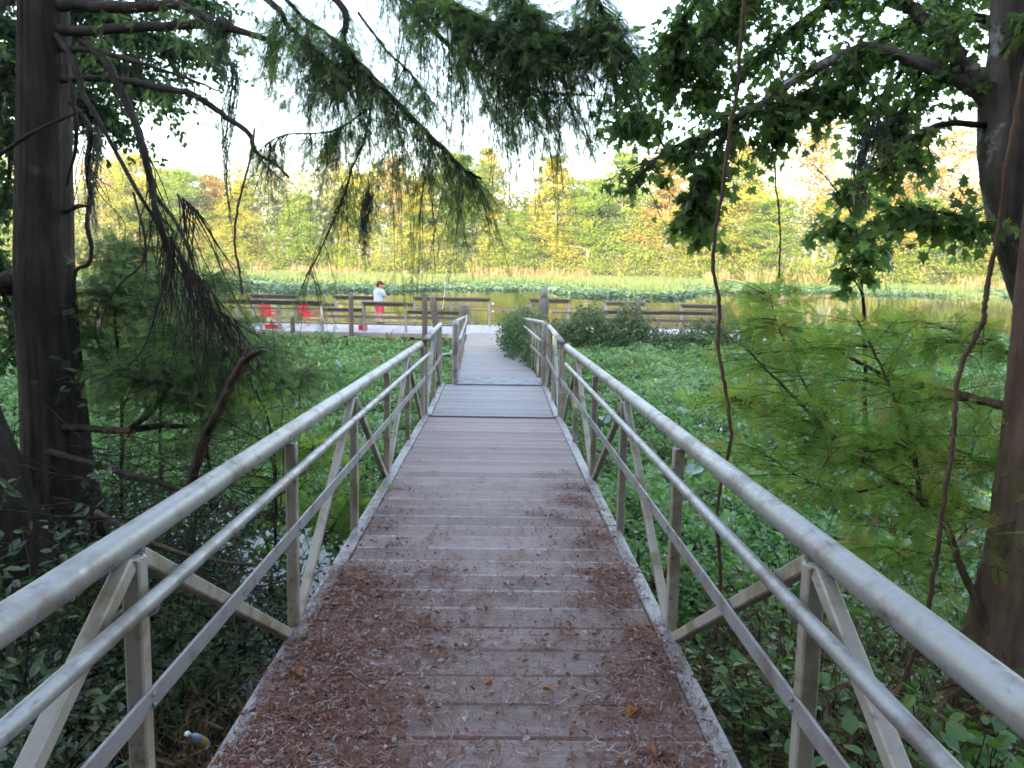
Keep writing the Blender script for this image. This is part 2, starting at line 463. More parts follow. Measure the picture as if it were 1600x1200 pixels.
lk.new(bump(nd, lk, n1.outputs[0], .8, .05), b.inputs['Normal'])
o = nd.new('ShaderNodeOutputMaterial'); lk.new(b.outputs[0], o.inputs[0]); M_soil = m
mb = MB(); V, f = sheet(gx, gy, gz); mb.add(V, f, sm=True)
structure(mb.build('ground', M_soil))
m, nt, nd, lk = newmat('lake_water')
n1 = tex(nd, lk, 1.6, 3, (.7, 1.6, 1)); b = nd.new('ShaderNodeBsdfPrincipled')
b.inputs['Base Color'].default_value = (.018, .020, .012, 1); b.inputs['Roughness'].default_value = .04; b.inputs['IOR'].default_value = 1.33
lk.new(bump(nd, lk, n1.outputs[0], .05, .05), b.inputs['Normal'])
o = nd.new('ShaderNodeOutputMaterial'); lk.new(b.outputs[0], o.inputs[0]); M_water = m
mb = MB(); V, f = sheet(np.linspace(-600, 600, 9), np.linspace(2, 130, 9), lambda x, y: 0 * x); mb.add(V, f)
structure(mb.build('water', M_water))

# ------------------------------------------------------------------ gangway
ax = CR @ np.array([(778 - 800) / F_PX, (600 - 457) / F_PX, -1.0]); ax = nrm(ax)
rt = nrm(np.cross(ax, [0, 0, 1])); up = np.cross(rt, ax)
def frame(origin, a):
    a = nrm(np.array(a, float)); r = nrm(np.cross(a, [0, 0, 1.])); u = np.cross(r, a)
    mw = Matrix.Identity(4)
    for i in range(3):
        mw[i][0], mw[i][1], mw[i][2], mw[i][3] = r[i], a[i], u[i], origin[i]
    return mw, np.array([r, a, u]).T
O1 = CC - 1.6 * up
G1, A1 = frame(O1, ax)
XL, XR = -.946, .858
def boards(mb, x0, x1, s0, s1, pitch, gap, th, rng, edge=True, ch=.008):
    n = int(round((s1 - s0) / pitch))
    for i in range(n):
        a = s0 + i * pitch; e = a + pitch - gap
        dx = rng.normal() * .003; dz = rng.normal() * .0012
        z1 = dz; z0 = -th; t = rng.random()
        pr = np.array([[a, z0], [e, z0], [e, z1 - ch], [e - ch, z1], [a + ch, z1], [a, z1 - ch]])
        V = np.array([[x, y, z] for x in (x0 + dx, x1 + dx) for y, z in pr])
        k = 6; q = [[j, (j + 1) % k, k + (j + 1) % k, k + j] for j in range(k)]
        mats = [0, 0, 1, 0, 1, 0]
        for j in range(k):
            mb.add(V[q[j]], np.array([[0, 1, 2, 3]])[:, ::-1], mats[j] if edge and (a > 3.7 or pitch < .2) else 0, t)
        mb.add(V[:6], np.array([[0, 1, 2, 3, 4, 5]]), 0, t); mb.add(V[6:], np.array([[5, 4, 3, 2, 1, 0]]), 0, t)
rng = np.random.default_rng(11)
gw = thing('gangway', 'long aluminium gangway with brown board deck and pipe handrails, littered with fallen needles', 'gangway', mw=G1)
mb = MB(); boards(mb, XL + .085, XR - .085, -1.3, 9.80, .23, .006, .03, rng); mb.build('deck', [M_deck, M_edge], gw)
for sx, x in ((-1, XL), (1, XR)):
    mb = MB(); lo, hi = sorted((x, x - sx * .078))
    mb.box((lo, -1.3, -.16), (hi, 9.83, .012), ch=.006); mb.build('edge_beam', M_kerb, gw)
    xr = x + sx * .032
    mb = MB(); ys = np.linspace(-1.3, 9.86, 40)
    mb.tube(np.stack([np.full(40, xr), ys, np.full(40, .925)], -1), .040, 20)
    for q in (1.05, 4.2, 7.4):
        mb.tube(np.array([[xr, q - .0025, .925], [xr, q + .0025, .925]]), .0413, 20)
    for st in (-1.1, .42, 1.97, 3.52, 5.07, 6.62, 8.17, 9.76):
        a_ = np.linspace(0, 2 * pi, 25); mb.tube(np.stack([x + sx * .008 + .030 * np.cos(a_), st + .030 * np.sin(a_), .890 + .002 * np.sin(a_ * 9)], -1), .005, 6, cap=False)
    mb.build('handrail', M_alu, gw)
    xg = x - sx * .070
    mb = MB(); e = 9.95 if sx < 0 else 8.75
    mb.tube(np.stack([np.full(30, xg), np.linspace(-1.3, e, 30), np.full(30, .80)], -1), .021, 14)
    for st in (.42, 1.97, 3.52, 5.07, 6.62, 8.17):
        mb.tube(smooth([(xg, st - .03, .785), (xg - sx * -.01, st - .03, .755), (x - sx * .006, st - .03, .745)], 6), .009, 6)
    mb.build('grab_rail', M_alu, gw)
    mb = MB(); xb = x - sx * .030
    mb.box((xb - .005, -1.3, .465), (xb + .005, 9.83, .525), ch=.002)
    for st in (.42, 1.97, 3.52, 5.07, 6.62, 8.17, 9.76):
        for dz in (.48, .51): mb.tube(np.array([[xb - sx * .004, st, dz], [xb - sx * .011, st, dz]]), .008, 6)
    mb.build('lower_bar', M_kerb, gw)
    for st in (-1.1, .42, 1.97, 3.52, 5.07, 6.62, 8.17, 9.76):
        mb = MB(); mb.bar((x, st, -.12 if st < 9 else -.02), (x, st, .892), .050, .050, (1, 0, 0), ch=.005); mb.build('post', M_post, gw)
    for ts in (1.97, 5.07, 8.17):
        for dn in (-1.55, 1.55):
            mb = MB(); g = .04 if dn > 0 else -.04
            mb.bar((x + sx * .004, ts + g * .8, .885), (x + sx * .004, ts + dn - g * .9, -.03), .042, .046, (1, 0, 0), ch=.005)
            mb.build('brace', M_post, gw)
    mb = MB(); mb.bar((x + sx * .004, -1.05, .86), (x + sx * .004, .38, -.03), .042, .046, (1, 0, 0), ch=.005); mb.build('brace', M_post, gw)

# second, short section: nearly level
O2 = O1 + A1 @ np.array([-.035, 9.90, .0])
a2 = np.array([ax[0] / ax[1], 1, -.017]); G2, A2 = frame(O2, a2)
L2 = 2.62
g2 = thing('gangway_section', 'short level aluminium gangway section between the long ramp and the wooden landing walkway', 'gangway', mw=G2)
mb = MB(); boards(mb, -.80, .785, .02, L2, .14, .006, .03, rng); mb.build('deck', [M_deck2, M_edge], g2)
for sx, x in ((-1, -.885), (1, .87)):
    mb = MB(); lo, hi = sorted((x, x - sx * .075)); mb.box((lo, 0, -.16), (hi, L2, .012), ch=.006); mb.build('edge_beam', M_kerb, g2)
    mb = MB(); mb.tube(np.array([[x, .0, .985], [x, L2 * .5, .985], [x, L2 - .05, .985]]), .036, 16); mb.build('handrail', M_alu, g2)
    mb = MB(); mb.box((x - sx * .03 - .005, .05, .46), (x - sx * .03 + .005, L2, .52), ch=.002); mb.build('lower_bar', M_kerb, g2)
    for st in (.06, 1.32, 2.54):
        mb = MB(); mb.bar((x, st, -.1), (x, st, .955), .052, .052, (1, 0, 0), ch=.005); mb.build('post', M_post, g2)
    for p, q in (((x, 1.32 - .05, .92), (x, .12, 0)), ((x, 1.32 + .05, .92), (x, 2.48, 0))):
        mb = MB(); mb.bar(p, q, .04, .042, (1, 0, 0), ch=.005); mb.build('brace', M_alu, g2)
mb = MB(); mb.tube(smooth([(-.885, 2.55, .50), (-.80, 2.66, .50), (-.71, 2.78, .50)], 6), .016, 8); mb.obox((-.71, 2.78, .5), np.eye(3), (.03, .03, .045)); mb.build('latch', M_white, g2)

# landing walkway, sloping down to the dock
LZ = .45
p3 = O2 + A2 @ np.array([0, L2, 0]); p3 = np.array([-.20, p3[1] + .02, p3[2] + .012])
YN, YF = 28.7, 32.3
pe = np.array([-.93, YN - .02, LZ + .05])
G3, A3 = frame(p3, pe - p3); L3 = np.linalg.norm(pe - p3)
lw = thing('landing_walkway', 'wooden walkway with hinge plate and low pipe railings, leading down to the dock', 'walkway', mw=G3)
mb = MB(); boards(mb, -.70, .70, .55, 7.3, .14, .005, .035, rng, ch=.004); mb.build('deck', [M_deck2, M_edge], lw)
mb = MB(); boards(mb, -.70, .70, 7.34, L3, .24, .004, .035, rng, ch=.004); mb.build('lower_deck', [M_deck3, M_deck3], lw)
mb = MB(); V = np.array([[-.72, -.02, .004], [.72, -.02, .004], [.72, .56, .055], [-.72, .56, .055], [-.72, -.02, -.006], [.72, -.02, -.006], [.72, .56, .005], [-.72, .56, .005]])
mb.add(V, np.array([[0, 1, 2, 3], [4, 7, 6, 5], [0, 4, 5, 1], [1, 5, 6, 2], [2, 6, 7, 3], [3, 7, 4, 0]])); mb.build('hinge_plate', metalmat('hinge_plate', (.24, .245, .27), (.12, .115, .12), .45, .3, .5), lw)
for sx in (-1, 1):
    x = sx * .735
    mb = MB(); mb.box((x - .03, .1, -.2), (x + .03, L3 - .1, -.036), ch=.006); mb.build('edge_beam', M_kerb, lw)
    mb = MB(); pts = [(x, .14, -.2), (x, .14, .6), (x, .14, .93), (x, .19, 1.0), (x, .30, 1.01), (x, 1.2, .99)] + [(x, q, .99 - .022 * (q - 1.2)) for q in (3, 5, 7.2)]
    mb.tube(smooth(pts, 60), np.concatenate([np.full(20, .055), np.linspace(.055, .036, 6), np.full(34, .034)]), 14); mb.build('handrail', M_alu, lw)
    mb = MB(); xg = x - sx * .06
    mb.tube(smooth([(x - sx * .02, .17, .72), (xg, .4, .72), (xg, 3, .74), (xg, 5.8, .76), (xg, 6.6, .80), (xg, 7.2, .90)], 30), .024, 10); mb.build('grab_rail', M_alu, lw)
    mb = MB(); mb.box((x - sx * .03 - .005, .18, .42), (x - sx * .03 + .005, 7.2, .47), ch=.002); mb.build('lower_bar', M_kerb, lw)
    for st in (1.5, 2.9, 4.3, 5.7, 7.1):
        mb = MB(); mb.bar((x, st, -.15), (x, st, .99 - .022 * (st - 1.2) - .02), .045, .045, (1, 0, 0), ch=.005); mb.build('post', M_post, lw)
    for st in (2.2, 3.6, 5.0, 6.4):
        mb = MB(); mb.bar((x, st, -.05), (x, st, .95 - .022 * (st - 1.2)), .022, .022, (1, 0, 0), ch=.003); mb.build('baluster', M_post, lw)
for st in (.4, 7.3, 12):
    for x in (-.5, .5):
        q = A3 @ np.array([x, st, 0]) + p3; mb = MB()
        mb.tube(np.array([[x, st, -.2], [x, st + .05, -q[2] - .6]]), .09, 12)
        mb.build('support_pile', M_pile, lw)

# ------------------------------------------------------------------ dock
dk = thing('fishing_dock', 'long wooden fishing dock with pale boards and dark railing caps across the water', 'dock', (0, 0, LZ))
XD0, XD1 = -13.0, 9.5
def X_at(px, Y, py=500): return P(px, py, Y)[0]
mb = MB(); rng = np.random.default_rng(5)
xs = np.arange(XD0, XD1, .15)
for x in xs:
    t = rng.random(); z = rng.normal() * .002
    mb.box((x, YN, -.04), (x + .144, YF, z), tint=t, ch=.004)
mb.build('deck', M_dock, dk)
mb = MB(); mb.box((XD0, YN - .05, -.17), (XD1, YN - .004, -.045), ch=.006); mb.box((XD0, YF + .004, -.26), (XD1, YF + .05, -.045), ch=.006); mb.build('fascia', M_dpost, dk)
for x in np.arange(XD0 + .4, XD1, 2.8):
    for y in (YN + .3, YF - .3): mb = MB(); mb.tube(np.array([[x, y, -.045], [x, y, -1.2]]), .1, 10); mb.build('support_pile', M_pile, dk)
def rail_run(Y, caps, posts, lows, rails, openx):
    for px, h in posts:
        x = X_at(px, Y); mb = MB(); mb.bar((x, Y, -.2), (x, Y, h), .10, .09, (1, 0, 0), tint=rng.random(), ch=.008); mb.build('railing_post', M_dpost, dk)
    for a, b_, h in caps:
        x0, x1 = X_at(a, Y), X_at(b_, Y); mb = MB(); A = np.eye(3)
        mb.obox(((x0 + x1) / 2, Y, h), A, ((x1 - x0) / 2, .14, .032), tint=rng.random(), ch=.006)
        mb.obox(((x0 + x1) / 2, Y - .07, h - .085), A, ((x1 - x0) / 2 - .08, .022, .05), tint=rng.random() * .4, ch=.006); mb.build('cap_board', M_cap, dk)
    for a, b_, h in lows:
        x0, x1 = X_at(a, Y), X_at(b_, Y); mb = MB(); mb.obox(((x0 + x1) / 2, Y, h), np.eye(3), ((x1 - x0) / 2, .12, .06), tint=0, ch=.006); mb.build('low_cap_board', M_cap, dk)
    for a, b_, h, w in rails:
        x0, x1 = X_at(a, Y), X_at(b_, Y); mb = MB(); mb.obox(((x0 + x1) / 2, Y + .055, h), np.eye(3), ((x1 - x0) / 2, .02, w), tint=rng.random(), ch=.004); mb.build('rail', M_rail, dk)
YR = YN + .1
rail_run(YR, [(330, 505, 1.08), (566, 636, 1.10)], [(310, 1.04), (372, 1.04), (437, 1.04), (503, 1.04), (569, 1.05), (634, 1.05), (1028, .70)],
         [(506, 565, .80), (637, 718, .76), (945, 1032, .90), (1032, 1120, .92)],
         [(330, 505, .80, .035), (330, 503, .46, .03), (330, 720, .28, .03), (503, 720, .55, .045), (569, 720, .36, .02),
          (940, 1130, .62, .05), (940, 1130, .35, .04), (862, 940, .55, .04), (862, 940, .85, .04)], None)
YR2 = YF - .1
rail_run(YR2, [(393, 467, 1.08), (523, 590, 1.10), (646, 767, 1.12), (826, 890, 1.12), (944, 1007, 1.07), (1062, 1130, 1.02)],
         [(397, 1.04), (464, 1.04), (525, 1.06), (588, 1.06), (648, 1.08), (705, 1.08), (764, 1.08), (828, 1.08), (888, 1.06), (946, 1.03), (1005, 1.03), (1064, .98), (1125, .98)],
         [(468, 522, .74), (591, 645, .80)],
         [(300, 1130, .78, .03), (300, 645, .45, .03), (646, 770, .62, .02), (770, 826, .62, .04), (300, 1130, .20, .025), (826, 1130, .5, .03)], None)
for h in (.60, .92): mb = MB(); mb.tube(np.array([[X_at(768, YR2) + .05, YR2 - .06, h], [X_at(768, YR2) + .05, YR2 - .075, h]]), .05, 12); mb.build('reflector', M_white, dk)

def pile(px, py_top, Y, lean, r, label, top=None, two=False, bot=-1.0, ppx=None):
    t = P(px, py_top, Y); b = np.array([t[0] + lean, Y, bot]); rg = np.random.default_rng(int(px))
    n = 14; pts = np.linspace(0, 1, n)[:, None] * (t - b) + b
    mb = MB(); rr = np.full(n, r) * (1 + .03 * rg.normal(size=n)); rr[-1] *= .92
    mb.tube(pts - [b[0], b[1], 0], rr, 14, tint=rg.random(), rough=.02, rng=rg)
    o = mb.build('mooring_pile', M_pile, loc=(b[0], b[1], 0))
    if two:
        mb = MB(); q = t - [b[0], b[1], 0]; mb.tube(np.array([q + [0, 0, -.02], q + [0, 0, .32]]), r * .72, 14, tint=.9); mb.build('pile_top', M_dpost, o)
    return tag(o, label, 'wood pile', 'wood piles by the dock')
pile(548, 458, 28.4, .0, .085, 'slim upright wood pile in front of the dock left of the man')
pile(457, 495, 28.3, .0, .085, 'shortest stub of a wood pile in front of the red chairs on the dock')
pile(664, 459, 25.5, -.02, .09, 'upright rust-based wood pile beside the leaning one')
pile(676, 466, 23.0, .38, .10, 'dark wood pile leaning left by the end of the left handrail')
pile(725, 477, 26.5, -.22, .15, 'thick grey wood pile tilted right at the walkway edge')
pile(850, 466, 20.5, .0, .125, 'tallest two-tone wood pile standing behind the right handrail', two=True)
pile(998, 465, 28.0, -.06, .095, 'slim grey wood pile among bushes on the right side of the dock')
pile(1127, 477, 27.6, -.02, .15, 'thick pale wood pile at the right end of the dock')

# red chairs
def chair(px, Y, rz, label):
    x = X_at(px, Y); t = thing('patio_chair', label, 'chair', (x, Y, LZ + .003), 'red chairs on the dock'); t.rotation_euler = (0, 0, rz); t.scale = (.84, .84, .88)
    mb = MB()                                     # slatted back, leaning (sitter looks to +y)
    for i in range(5):
        a = -.22 + i * .11; hh = 1.02 - .05 * abs(i - 2)
        mb.bar((a, -.24, .36), (a * 1.12, -.46, hh), .10, .018, (1, 0, 0))
    mb.bar((-.27, -.30, .50), (.27, -.30, .50), .05, .02, (0, 0, 1)); mb.bar((-.29, -.42, .82), (.29, -.42, .82), .05, .02, (0, 0, 1)); mb.build('backrest', M_red, t)
    mb = MB()
    for i in range(5): mb.bar((-.27, -.24 + i * .11, .36 + i * .012), (.27, -.24 + i * .11, .36 + i * .012), .10, .02, (0, 1, 0))
    mb.build('seat', M_red, t)
    for sx in (-1, 1):
        mb = MB(); mb.tube(smooth([(sx * .29, -.42, .64), (sx * .33, -.1, .63), (sx * .33, .2, .61), (sx * .32, .27, .54)], 12), .032, 8); mb.build('armrest', M_red, t)
        mb = MB(); mb.bar((sx * .30, .22, 0), (sx * .31, .22, .58), .045, .03, (0, 1, 0)); mb.build('leg', M_red, t)
        mb = MB(); mb.bar((sx * .28, -.52, 0), (sx * .28, -.20, .40), .045, .03, (0, 1, 0)); mb.build('leg', M_red, t)
    return t
chair(421, 31.0, -.15, 'red plastic chair farther from the man, by the dock railing')
chair(482, 31.0, -.3, 'red plastic chair nearer the man, arm curving to the right')
def crate(px, Y, label, w, h):
    x = X_at(px, Y); t = thing('tackle_box', label, 'tackle box', (x, Y, LZ + .003))
    mb = MB(); mb.obox((0, 0, h * .4), np.eye(3), (w / 2, .14, h * .4), ch=.015); mb.build('body', M_red, t)
    mb = MB(); mb.obox((0, 0, h * .86), np.eye(3), (w / 2 + .012, .15, h * .10), ch=.012); mb.build('lid', M_red, t)
    mb = MB(); mb.tube(smooth([(-.1, 0, h * .95), (-.08, 0, h * 1.15), (.08, 0, h * 1.15), (.1, 0, h * .95)], 12), .012, 6); mb.build('handle', M_black, t)
crate(567, 29.3, 'small red tackle box on the dock boards near the man', .30, .20)
crate(425, 29.2, 'wide red box on the dock in front of the left red chair', .48, .16)

# fishing rods leaning on the far railing
def rod(px0, py0, px1, py1, Y, label):
    a, b = P(px1, py1, Y - .05), P(px0, py0, Y + .1); a[2] = max(a[2], LZ + .02)
    t = thing('fishing_rod', label, 'fishing rod', tuple(a)); b = b - a
    mb = MB(); mb.tube(smooth([(0, 0, 0), b * .5 + [.02, 0, 0], b], 12), np.linspace(.014, .006, 12), 6); mb.build('rod_blank', M_white, t)
    mb = MB(); mb.tube(np.array([b * .0, b * .16]), .02, 8); mb.build('grip', M_black, t)
    mb = MB(); mb.tube(np.array([b * .18 + [.02, 0, 0], b * .18 + [.08, 0, 0]]), .035, 10); mb.build('reel', M_black, t)
rod(697, 425, 690, 495, YR2 - .1, 'long white fishing rod propped on the far dock railing right of the man')
rod(405, 452, 407, 505, YR2 - .1, 'thin pale fishing rod upright by the red chair at the dock end')

# ------------------------------------------------------------------ the man on the dock
def person():
    x, Y = X_at(593, 31.6), 31.6
    t = thing('person', 'man in maroon cap, pale blue shirt and red shorts standing on the dock', 'person', (x, Y, LZ + .003))
    # local: man looks along +x, a little towards +y; hips over the origin
    J, E, R = [], [], []
    def j(p, r, par=None):
        J.append(p); R.append(r if isinstance(r, tuple) else (r, r))
        if par is not None: E.append((par, len(J) - 1))
        return len(J) - 1
    pel = j((0, 0, .93), (.135, .155))
    wa = j((-.01, 0, 1.08), (.12, .145), pel); ch = j((-.02, 0, 1.28), (.125, .165), wa); nk0 = j((-.01, 0, 1.42), (.09, .12), ch)
    nk = j((.01, 0, 1.50), .055, nk0); hd = j((.035, 0, 1.585), (.082, .07), nk); top = j((.04, 0, 1.67), (.092, .076), hd); tp2 = j((.035, 0, 1.73), (.06, .055), top)
    j((.135, 0, 1.60), .016, hd)
    for s in (-1, 1): j((.03, s * .083, 1.60), .016, hd)
    for s in (-1, 1):
        sh = j((-.02, s * .185, 1.40), .062, nk0); el = j((-.03 + .10, s * .25, 1.13), .043, sh); wr = j((.27, s * .13, 1.09), .029, el); pm = j((.34, s * .085, 1.09), (.034, .020), wr)
        for q, l in enumerate((.065, .075, .07, .055)):
            k1 = j((.39, s * (.085 - .0) + (q - 1.5) * .021, 1.085), .0095, pm); j((.39 + l * .5, s * .085 + (q - 1.5) * .019 - s * .02, 1.06 - .004 * q), .0085, k1)
        k1 = j((.345, s * .04, 1.105), .0105, pm); j((.385, s * .025, 1.11), .009, k1)
        hp = j((0, s * .09, .87), .098, pel); kn = j((.03 + .03 * s, s * .10, .49), .062, hp); cf = j((.0 + .03 * s, s * .10, .34), .058, kn); an = j((-.02 + .03 * s, s * .10, .09), .038, cf); j((.11 + .03 * s, s * .115, .04), (.045, .036), an)
    me = bpy.data.meshes.new('body'); me.from_pydata(J, E, []); o = bpy.data.objects.new('body', me); COL.objects.link(o); o.parent = t
    sk = o.modifiers.new('skin', 'SKIN'); sk.use_smooth_shade = True
    for i, r in enumerate(R): me.skin_vertices[0].data[i].radius = r
    me.skin_vertices[0].data[0].use_root = True
    sb = o.modifiers.new('sub', 'SUBSURF'); sb.levels = sb.render_levels = 1
    me.materials.append(M_skin)
    mb = MB(); a = np.array([[-.02, 0, .90], [-.015, 0, 1.0], [-.01, 0, 1.12], [-.02, 0, 1.28], [-.015, 0, 1.40], [-.005, 0, 1.475]])
    ell = np.ones((24, 20)); an = np.linspace(0, 2 * pi, 20, endpoint=False); ell = ell * (1 + .22 * np.abs(np.sin(an)) ** 1.5)[None]
    mb.tube(smooth(a, 24), np.interp(np.linspace(0, 1, 24), [0, .2, .5, .75, .92, 1], [.175, .172, .168, .175, .15, .075]), 20, lobes=ell, cap=False)
    for s in (-1, 1):
        mb.tube(smooth([(-.02, s * .13, 1.42), (-.005, s * .21, 1.34), (.04, s * .24, 1.20)], 10), np.linspace(.085, .075, 10), 12)
    mb.build('shirt', M_shirt, t)
    mb = MB(); mb.tube(smooth([(0, 0, .98), (0, 0, .90), (0, 0, .80)], 8), np.array([.168, .175, .18, .182, .182, .18, .17, .12]), 20, lobes=ell[:8], cap=False)
    for s in (-1, 1): mb.tube(smooth([(0, s * .085, .88), (.015 + .015 * s, s * .10, .70), (.03 + .03 * s, s * .105, .53)], 10), np.linspace(.125, .112, 10), 14, cap=False)
    mb.build('shorts', M_short, t)
    mb = MB(); mb.tube(smooth([(.03, 0, 1.665), (.03, 0, 1.73), (.03, 0, 1.775), (.03, 0, 1.795)], 8), np.array([.108, .109, .107, .102, .09, .07, .045, .01]), 16)
    mb.tube(smooth([(.10, 0, 1.675), (.17, 0, 1.672), (.23, 0, 1.655)], 6), np.array([.07, .07, .065, .06, .05, .03]), 12, lobes=np.tile(np.where(np.abs(np.sin(np.linspace(0, 2 * pi, 12, endpoint=False) + pi / 2)) > .7, .16, 1.0), (6, 1)))
    mb.build('cap', M_capm, t)
    mb = MB(); mb.tube(smooth([(-.055, 0, 1.68), (-.07, 0, 1.62), (-.045, 0, 1.545)], 8), np.linspace(.075, .045, 8), 12); mb.build('hair', M_hair, t)
    for s in (-1, 1):
        mb = MB(); mb.tube(np.array([[.118, s * .032, 1.63], [.126, s * .032, 1.63]]), .010, 8); mb.build('eye', M_black, t)
        mb = MB(); mb.tube(smooth([(-.07 + .03 * s, s * .105, .05), (.0 + .03 * s, s * .107, .055), (.10 + .03 * s, s * .117, .045), (.17 + .03 * s, s * .12, .035)], 10), np.array([.03, .045, .05, .05, .05, .048, .046, .044, .038, .02]), 12); mb.build('shoe', M_shoe, t)
    mb = MB(); mb.tube(np.array([[.126, -.025, 1.555], [.129, 0, 1.553], [.126, .025, 1.555]]), .007, 6); mb.build('mouth', M_short, t)
    t.rotation_euler = (0, 0, radians(48)); t.scale = (1.14, 1.14, 1.0)
person()

# ------------------------------------------------------------------ floating plants
def field(n, x0, x1, y0, y1, rng, dens):
    x = rng.uniform(x0, x1, n); y = rng.uniform(y0, y1, n)
    k = rng.random(n) < dens(x, y); return x[k], y[k]
def gangX(y): return O1[0] + ax[0] / ax[1] * y
def plant_mat(name, side, label, seed, n):
    rng = np.random.default_rng(seed)
    y = 5.2 + (40 - 5.2) * rng.random(n) ** 1.55
    w = np.where(side < 0, 15.0, 26.0)
    u = rng.random(n)
    x = gangX(y) + side * (.55 + u * np.minimum(w, 2 + y * .85))
    keep = np.ones(n, bool)
    if side < 0:
        keep &= (y < 28.4)
        clump = noise2(x, y, 21, 1.1)
        keep &= (clump > .5 - ssm(8.3, 12.0, y) * 2.4)
        keep &= y > 5.8
    else:
        keep &= (y < 28.2) | ((x > 8.8 + .5 * (y - 28)) & (y < 36.5 + 1.5 * np.sin(x * .5)) )
        clump = noise2(x, y, 22, 1.2)
        keep &= (clump > .2 - ssm(5.5, 8.5, y) * 2.0)
    keep &= noise2(x, y, 33 + seed, 2.3) + .5 * rng.random(n) > -.62
    x, y = x[keep], y[keep]; n = len(x)
    h = .03 + .22 * rng.random(n) + .20 * np.clip(noise2(x, y, 5, 2.6), -.6, 1) + .14 * np.clip(noise2(x, y, 6, .7), -1, 1)
    pos = np.stack([x, y, np.maximum(.012, h)], -1)
    az = rng.random(n) * 2 * pi; el = rng.normal(.35, .45, n)
    d = np.stack([np.cos(az) * np.cos(el), np.sin(az) * np.cos(el), np.sin(el)], -1)
    nr = nrm(np.array([0, 0, 1.]) + .5 * rng.normal(size=(n, 3)))
    tall = (noise2(x, y, 61 + seed, 1.5) > .55) & (rng.random(n) < .6); h = h + tall * .28 * rng.random(n)
    size = (.045 + .10 * rng.random(n) ** 1.7 + .04 * tall) * (1 + .014 * np.clip(y - 10, 0, 30))
    tint = np.clip(.42 + .34 * noise2(x, y, 31 + seed, 1.0) + .26 * rng.normal(size=n), 0, 1)
    mb = MB(); dead = (noise2(x, y, 71 + seed, 1.2) > .35) & (rng.random(n) < .05)
    mb.scatter(T_leaf(.27, .10), pos[~dead], d[~dead], nr[~dead], size[~dead], 0, tint[~dead])
    dz = d[dead] + [0, 0, .9]; mb.scatter(T_leaf(.05, .01), pos[dead] - [0, 0, .05], dz, nr[dead], size[dead] * 3.2, 1, rng.random(dead.sum()))
    stuff(mb.build(name, [M_mat, M_dry]), label, 'water plants')
plant_mat('floating_plants', -1, 'dense green mat of floating leafy plants left of the gangway', 1, 230000)
plant_mat('floating_plants', 1, 'broad green mat of floating leafy plants right of the gangway', 2, 330000)

# pale lily pads
rng = np.random.default_rng(77)
def pad(px, py, r):
    d = CR @ np.array([(px - 800) / F_PX, (600 - py) / F_PX, -1.0]); t = (CAM_Z - .28) / -d[2]; p = CC + d * t
    a = np.linspace(.18, 2 * pi - .18, 22); rr = r * (1 + .05 * np.sin(3 * a + px))
    V = np.vstack([[0, 0, 0], np.stack([rr * np.cos(a), rr * np.sin(a), .12 * rr * rng.normal() * np.sin(a * 2) + .02], -1)])
    mb = MB(); mb.add(V, np.array([[0, i, i + 1] for i in range(1, 22)]), tint=rng.random(), sm=True)
    mb.tube(np.array([[0, 0, -.002], [.02, .01, -.2], [0, .03, -.4]]), .006, 5, tint=0)
    o = mb.build('lily_pad', M_pad, loc=tuple(p)); o.rotation_euler = (rng.normal() * .25 + .2, rng.normal() * .25, rng.random() * 6)
    return o
for px, py, r in [(530, 570, .16)]:
    tag(pad(px, py, r), 'round pale lily pad among green plants left of the gangway', 'lily pad', 'pale lily pads')
for px, py, r in [(1070, 547, .17), (1088, 550, .20), (1035, 538, .15), (945, 655, .12), (990, 690, .13), (1070, 642, .14), (1175, 617, .15), (1085, 735, .13), (1145, 820, .14), (1385, 660, .15), (1445, 668, .16), (1545, 832, .16), (1510, 855, .13), (1250, 1010, .1)]:
    tag(pad(px, py, r), 'pale blue-grey lily pad lying among the green plants right of the gangway', 'lily pad', 'pale lily pads')

# far floating plants and marsh grass
rng = np.random.default_rng(8)
def far_edge(x): return 70 + 5 * np.sin(x * .07) + 3 * np.sin(x * .21 + 2) - 9 * np.exp(-((x - 10) / 7) ** 2) + 7 * ssm(22, 40, x) + 2 * np.sin(x * .8)
n = 120000; x = rng.uniform(-75, 75, n); y = rng.uniform(58, 112, n); e = far_edge(x)
k = (y > e + 1.5 * rng.random(n)) & (y < bankY(x) + 4) & (noise2(x, y * .6, 17, .5) > -.95); x, y, e = x[k], y[k], e[k]
gr = (noise2(x, y * .5, 14, .14) + (y - e - 10) / 12 - .5 * ssm(-5, -25, x)) > .1
pos = np.stack([x, y, np.full(len(x), .02)], -1)
mb = MB(); q = ~gr; n = q.sum()
az = rng.random(n) * 6.28; d = np.stack([np.cos(az), np.sin(az), .35 + .3 * rng.random(n)], -1)
p2 = pos[q].copy(); p2[:, 2] += .18 * rng.random(n)
mb.scatter(T_leaf(.34, .08), p2, d, nrm(np.array([0, 0, 1.]) + .3 * rng.normal(size=(n, 3))), .20 + .25 * rng.random(n), 0, rng.random(n))
stuff(mb.build('floating_plants', M_padF), 'blue-green band of floating leaves along the far side of the water', 'water plants')
mb = MB(); q = gr; n = q.sum(); hh = (.25 + .45 * rng.random(n)) * np.clip((y[q] - e[q]) / 8, .4, 1.25)
d = np.stack([.25 * rng.normal(size=n), .2 * rng.normal(size=n), np.ones(n)], -1)
mb.scatter(T_blade(), pos[q], d, np.stack([.6 * rng.normal(size=n), -np.ones(n), .2 * rng.normal(size=n)], -1), np.stack([hh, .05 + .06 * rng.random(n), hh], -1), 0, np.clip(rng.normal(.45, .25, n) + .25 * noise2(x[q], y[q], 3, .2), 0, 1))
